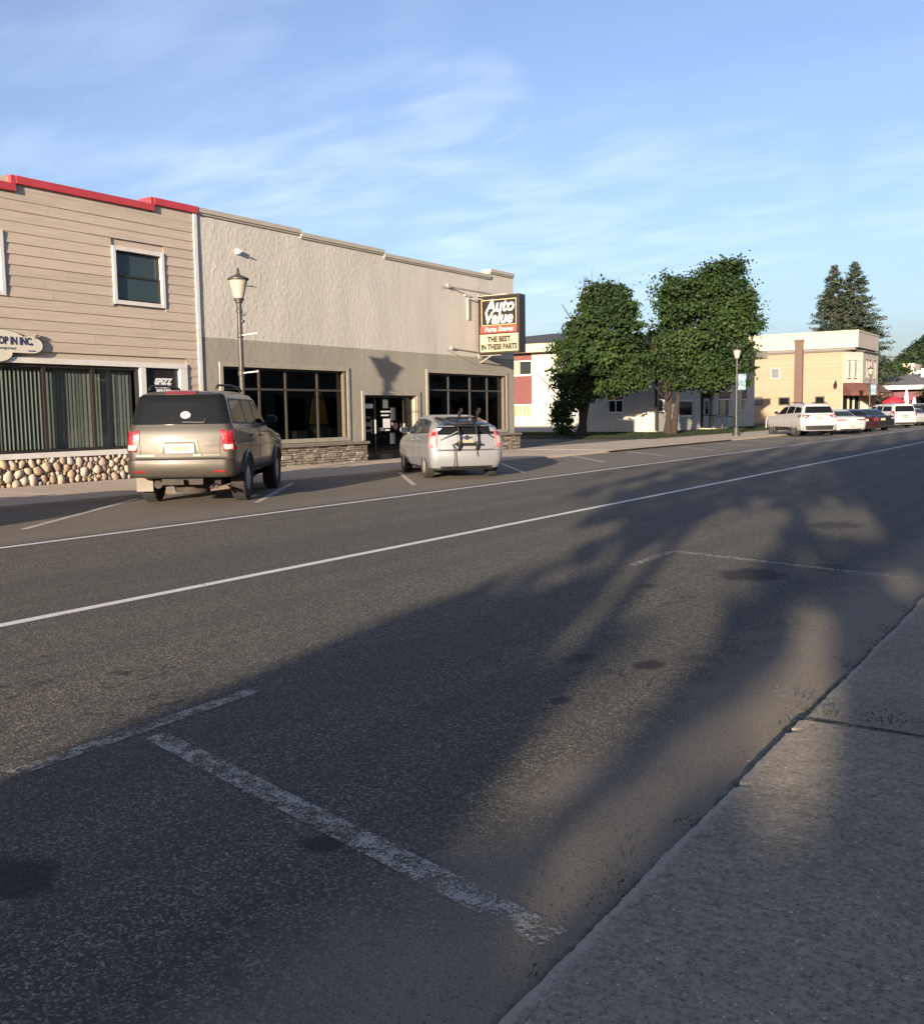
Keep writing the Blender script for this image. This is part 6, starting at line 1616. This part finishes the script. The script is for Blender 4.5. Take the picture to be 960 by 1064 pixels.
def van(label, loc, head, paint, name, cat='van', lights=None):
    return car(dict(name=name, label=label, cat=cat, group='cars parked at an angle', loc=loc, head=head, rings=van_rings, paint=paint, wheel=dict(r=.34, w=.22, rim=.22, wb=3.0, track=1.62, hw=.97, spokes=7),
        side_glass=[[(-.66, 1.22), (-.56, 1.54), (.42, 1.58), (.46, 1.20)], [(.58, 1.20), (.54, 1.58), (1.26, 1.58), (1.34, 1.18)], [(1.46, 1.18), (1.38, 1.58), (1.85, 1.54), (2.7, 1.14)]],
        seams=[[(.5, .5), (.5, 1.12)], [(1.4, .45), (1.4, 1.1)]], handles=[(.66, 1.02), (1.58, 1.0)], mirror=(2.4, 1.14, .14), rear_glass=[[(-.76, 1.18), (-.66, 1.58), (.66, 1.58), (.76, 1.18)]],
        rear_lights=[([(.78, 1.24), (.90, 1.22), (.95, .86), (.82, .86)], (M['tailred'], []))], side_lights=[([(-.72, 1.22), (-.62, 1.2), (-.68, .88), (-.76, .88)], M['tailred'])],
        rear_trim=[([(-.80, .42), (-.78, .30), (.78, .30), (.80, .42)], 'bumper_valance', M['dark_plastic'], .012), ([(-.28, .93), (-.28, .90), (.28, .90), (.28, .93)], 'chrome_strip', M['dark_plastic'], .01)], rear_seams=[[(-.8, 1.1), (-.8, .74), (.8, .74), (.8, 1.1)]], plate=(0, .82, .31, .15), rails=(-.5, 1.5, .62, 1.80)))
van('white minivan with tall red corner tail lights, beside the black sedan', (-13.1, 76.9), R(42), P_WHITE, 'parked_minivan')
van('dark grey people carrier farthest along the parked row at the frame edge', (-13.4, 91.0), R(40), P_BLACK, 'parked_minivan')
# car in the stall just out of frame whose shadow crosses the near bay
sedan('black sedan parked in the bay left of the champagne SUV', (-13.5, 4.6), R(40), P_BLACK, L_SQ, True, glass='carglass')

# ------------------------------------------------------------------ unseen shade trees and shops on the near side
def in_poly(u, v, poly):
    c = np.zeros(len(u), bool); n = len(poly)
    for i in range(n):
        x0, y0 = poly[i]; x1, y1 = poly[(i + 1) % n]
        k = ((y0 > v) != (y1 > v)) & (u < (x1 - x0) * (v - y0) / ((y1 - y0) if y1 != y0 else 1e-9) + x0)
        c ^= k
    return c
SHADE = [(-400, 960), (0, 812), (60, 785), (140, 752), (270, 697), (340, 672), (420, 638), (500, 618), (560, 602), (600, 585), (628, 568), (636, 552), (622, 536), (604, 516), (640, 503), (700, 492), (760, 480), (800, 472), (850, 464), (960, 453), (1200, 440), (1400, 440), (1400, 4000), (-400, 4000)]
LIT = [[(600, 650), (640, 600), (690, 556), (740, 533), (806, 529), (820, 543), (795, 575), (765, 600), (742, 640), (710, 690), (660, 745), (610, 800), (560, 850), (500, 870), (520, 810), (570, 750), (610, 715), (660, 690), (690, 640), (640, 655), (600, 690), (570, 700)],
       [(835, 625), (858, 638), (862, 690), (870, 702), (864, 760), (855, 805), (835, 840), (790, 850), (770, 830), (790, 790), (740, 800), (690, 835), (640, 885), (590, 940), (545, 985), (520, 960), (560, 915), (620, 852), (700, 790), (780, 718), (820, 670)],
       [(840, 545), (865, 530), (905, 525), (920, 540), (890, 560), (860, 560)], [(925, 603), (960, 592), (960, 625), (935, 620)]]
def ground_uv(x, y):
    px = x * _F.x + y * _F.y - CAMH * _F.z; a = x * CR.x + y * CR.y - CAMH * CR.z; b = x * CU.x + y * CU.y - CAMH * CU.z
    px = np.where(px < .05, .05, px)
    return W0 / 2 + F0 * a / px, H0 / 2 - F0 * b / px
def shade_trees():  # leaves placed along the sun's path from ground meant to be dark
    N = 190000
    y = np.concatenate([rng.uniform(-1, 14, N // 2), rng.uniform(8, 80, N // 2)]); x = rng.uniform(-12.5, 3.0, N)
    u, v = ground_uv(x, y)
    q = x + .274 * y
    w1 = np.sin(4.3 * q + 1.1 * np.sin(.7 * y)) + np.sin(7.9 * q - .9 * y + 2) * .7 + np.sin(13 * q + 1.7 * y) * .45
    w2 = np.sin(5.7 * q - .6 * y + 1) + np.sin(10.3 * q + 1.3 * y + 4) * .6 + np.sin(2.1 * y + 3 * q) * .5
    ju, jv = u + 16 * w1, v + 9 * w2                      # ragged, leafy edges
    ok = in_poly(ju, jv, SHADE)
    for L in LIT:
        hit = in_poly(ju, jv, L) | in_poly(ju + 10, jv, L) | in_poly(ju - 10, jv, L)
        ok &= ~(hit & (rng.random(len(u)) > .04))
        ok &= ~in_poly(u + 5 * w2, v, L)
    ok &= ~((y > 7) & (w1 + .8 * w2 > 2.15))              # chinks between the clumps
    ok |= (y < 1.2) & (x > -4.0)
    x, y = x[ok], y[ok]
    yc = rng.normal(-15, 1.0, len(x)); s = y - yc
    P = np.stack([x - SUN.x * s, yc, -SUN.z * s], 1)
    return P
SP = shade_trees()
# crowns shaped for the shade they cast, split among added trunks out of view
tx = [2.9, 7.0, 12.5, 19.0]
edges = [-99, 4.6, 9.5, 15.5, 99]
words_ = ['slender leafy tree behind the viewpoint, shading the kerb', 'broad leafy tree shading the near parking bay', 'tall leafy tree shading the driving lane', 'tallest leafy tree shading the far end of the lane']
for i in range(4):
    k = (SP[:, 0] >= edges[i]) & (SP[:, 0] < edges[i + 1]); p = SP[k]
    if len(p) == 0: continue
    base = (tx[i], -15.0, 0); t = thing('shade_tree', words_[i], 'tree', base, 0, 'shade trees behind the viewpoint')
    trunk_mb(base, (tx[i], -15, max(4, float(p[:, 2].max()) * .7)), .12 if i == 0 else .25, .06, 6).build('trunk', M['bark'], t, True)
    leaf_mesh('crown', p, rng.normal(size=(len(p), 3)) + [-.3, -1, .3], rng.uniform(.045, .09, len(p)), M['leaf'], t, base)

def shop_row(x0, y0, y1, h, mat, label):
    t = thing('shop_building', label, 'building', (x0, (y0 + y1) / 2, 0), 0, 'shops on the near side of the street')
    fn = lambda u, z, d: (x0 - d, u, z); n = int((y1 - y0) / 4); holes = []
    for k in range(n):
        a = y0 + .5 + k * 4; holes += [(a, a + 3, .6, 2.7)] + [(a + .3, a + 1.2, 4, 5.6), (a + 1.8, a + 2.7, 4, 5.6)]
    mb = MB(); slab_holes(mb, fn, y0, y1, 0, h, holes, -.25); mb.box(x0 + .5, x0 + 12, y0, y1, 0, h - .4); mb.build('wall', mat, t, True, fixn=False)
    mb = MB(); mb.box(x0 - .1, x0 + .4, y0, y1, h, h + .15); mb.build('coping', M['stucco_trim'], t, True)
    for (a, b, c, d) in holes:
        if d < 3:
            mb = MB(); mb.quad(fn(a, c, -.2), fn(b, c, -.2), fn(b, d, -.2), fn(a, d, -.2)); mb.build('window', M['carglass'], t, True)
shop_row(3.4, -8, 40, 7.0, M['brick'], 'brick row of shops on the near side of the street')
shop_row(5.0, 42, 78, 6.5, M['stucco_low'], 'grey row of shops farther along the near side')

# ------------------------------------------------------------------ light
el = math.atan2(-SUN.z, math.hypot(SUN.x, SUN.y))
sd = bpy.data.lights.new('sun', 'SUN'); so = bpy.data.objects.new('sun', sd); COL.objects.link(so)
so.rotation_euler = SUN.to_track_quat('-Z', 'Y').to_euler(); so.location = (10, -40, 30)
sd.energy = 5.0; sd.angle = R(.53); sd.color = (1.0, .835, .645)
w = bpy.data.worlds.new('World'); scene.world = w; w.use_nodes = True
n, l = w.node_tree.nodes, w.node_tree.links
bg = n['Background']; sky = n.new('ShaderNodeTexSky'); sky.sky_type = 'NISHITA'; sky.sun_disc = False
sky.sun_elevation = el
sky.sun_rotation = math.atan2(-SUN.x, -SUN.y)
sky.altitude = 200; sky.air_density = 1.0; sky.dust_density = 2.2; sky.ozone_density = 3.5
# thin cirrus: streaked noise on the sky dome
tc = n.new('ShaderNodeTexCoord'); sep = n.new('ShaderNodeSeparateXYZ'); l.new(tc.outputs['Generated'], sep.inputs[0])
def mth(op, a, b=0.0):
    x = n.new('ShaderNodeMath'); x.operation = op
    for i, v in enumerate((a, b)):
        if isinstance(v, (int, float)): x.inputs[i].default_value = v
        else: l.new(v, x.inputs[i])
    return x.outputs[0]
den = mth('ADD', mth('MAXIMUM', sep.outputs[2], 0.0), .12)
cmb = n.new('ShaderNodeCombineXYZ'); l.new(mth('DIVIDE', sep.outputs[0], den), cmb.inputs[0]); l.new(mth('DIVIDE', sep.outputs[1], den), cmb.inputs[1])
mp = n.new('ShaderNodeMapping'); l.new(cmb.outputs[0], mp.inputs[0]); mp.inputs['Rotation'].default_value = (0, 0, R(25)); mp.inputs['Scale'].default_value = (.7, 1.4, 1)
nz = n.new('ShaderNodeTexNoise'); nz.inputs['Scale'].default_value = 1.15; nz.inputs['Detail'].default_value = 8; nz.inputs['Roughness'].default_value = .58; nz.inputs['Distortion'].default_value = .35; l.new(mp.outputs[0], nz.inputs['Vector'])
rp = n.new('ShaderNodeValToRGB'); rp.color_ramp.elements[0].position = .46; rp.color_ramp.elements[1].position = .80; l.new(nz.outputs['Fac'], rp.inputs[0])
def dirmask(u, v, rad):
    d = (_F + CR * ((u - W0 / 2) / F0) - CU * ((v - H0 / 2) / F0)).normalized()
    dp = n.new('ShaderNodeVectorMath'); dp.operation = 'DOT_PRODUCT'; l.new(tc.outputs['Generated'], dp.inputs[0]); dp.inputs[1].default_value = d
    mr = n.new('ShaderNodeMapRange'); mr.interpolation_type = 'SMOOTHERSTEP'; mr.inputs['From Min'].default_value = math.cos(R(rad)); mr.inputs['From Max'].default_value = 1.0
    l.new(dp.outputs['Value'], mr.inputs['Value']); return mr.outputs[0]
nz2 = n.new('ShaderNodeTexNoise'); nz2.inputs['Scale'].default_value = 3.6; nz2.inputs['Detail'].default_value = 9; nz2.inputs['Roughness'].default_value = .5; nz2.inputs['Distortion'].default_value = .3; l.new(mp.outputs[0], nz2.inputs['Vector'])
rp2 = n.new('ShaderNodeValToRGB'); rp2.color_ramp.elements[0].position = .40; rp2.color_ramp.elements[1].position = .72; l.new(nz2.outputs['Fac'], rp2.inputs[0])
bank = None
for (u, v, rad, k) in ((500, 112, 3.4, .40), (455, 134, 4.2, .42), (405, 158, 4.2, .36), (350, 180, 4.6, .42), (300, 192, 4.6, .42), (250, 199, 4.6, .42), (180, 190, 4, .3), (90, 110, 13, .22), (640, 230, 8, .30), (530, 255, 8, .35), (770, 212, 6, .25), (300, 30, 10, .2), (940, 195, 4, .25), (560, 290, 9, .3)):
    m_ = mth('MULTIPLY', dirmask(u, v, rad), k); bank = m_ if bank is None else mth('MAXIMUM', bank, m_)
cl = mth('MAXIMUM', mth('MULTIPLY', bank, mth('ADD', mth('MULTIPLY', rp2.outputs[0], 1.0), .05)), mth('MULTIPLY', rp.outputs[0], .10))
cl = mth('MULTIPLY', cl, .36)
CL_SKY = (.62, .64, .72)
mix = n.new('ShaderNodeMix'); mix.data_type = 'RGBA'; l.new(cl, mix.inputs[0])
hs = n.new('ShaderNodeHueSaturation'); hs.inputs['Saturation'].default_value = .86; l.new(sky.outputs[0], hs.inputs['Color'])
tn = n.new('ShaderNodeMix'); tn.data_type = 'RGBA'; tn.blend_type = 'MULTIPLY'; tn.inputs[0].default_value = 1.0; tn.inputs[7].default_value = (1.07, .985, 1.03, 1); l.new(hs.outputs[0], tn.inputs[6]); l.new(tn.outputs[2], mix.inputs[6]); mix.inputs[7].default_value = (8.2, 8.3, 8.9, 1)
l.new(mix.outputs[2], bg.inputs[0]); bg.inputs[1].default_value = .100

scene.render.engine = 'CYCLES'
scene.cycles.use_denoising = True
scene.cycles.max_bounces = 6; scene.cycles.diffuse_bounces = 3; scene.cycles.glossy_bounces = 3; scene.cycles.transparent_max_bounces = 10
scene.cycles.caustics_reflective = False; scene.cycles.caustics_refractive = False
scene.view_settings.view_transform = 'Standard'; scene.view_settings.look = 'None'; scene.view_settings.gamma = 1.0
scene.view_settings.exposure = 1.30; scene.view_settings.use_curve_mapping = False
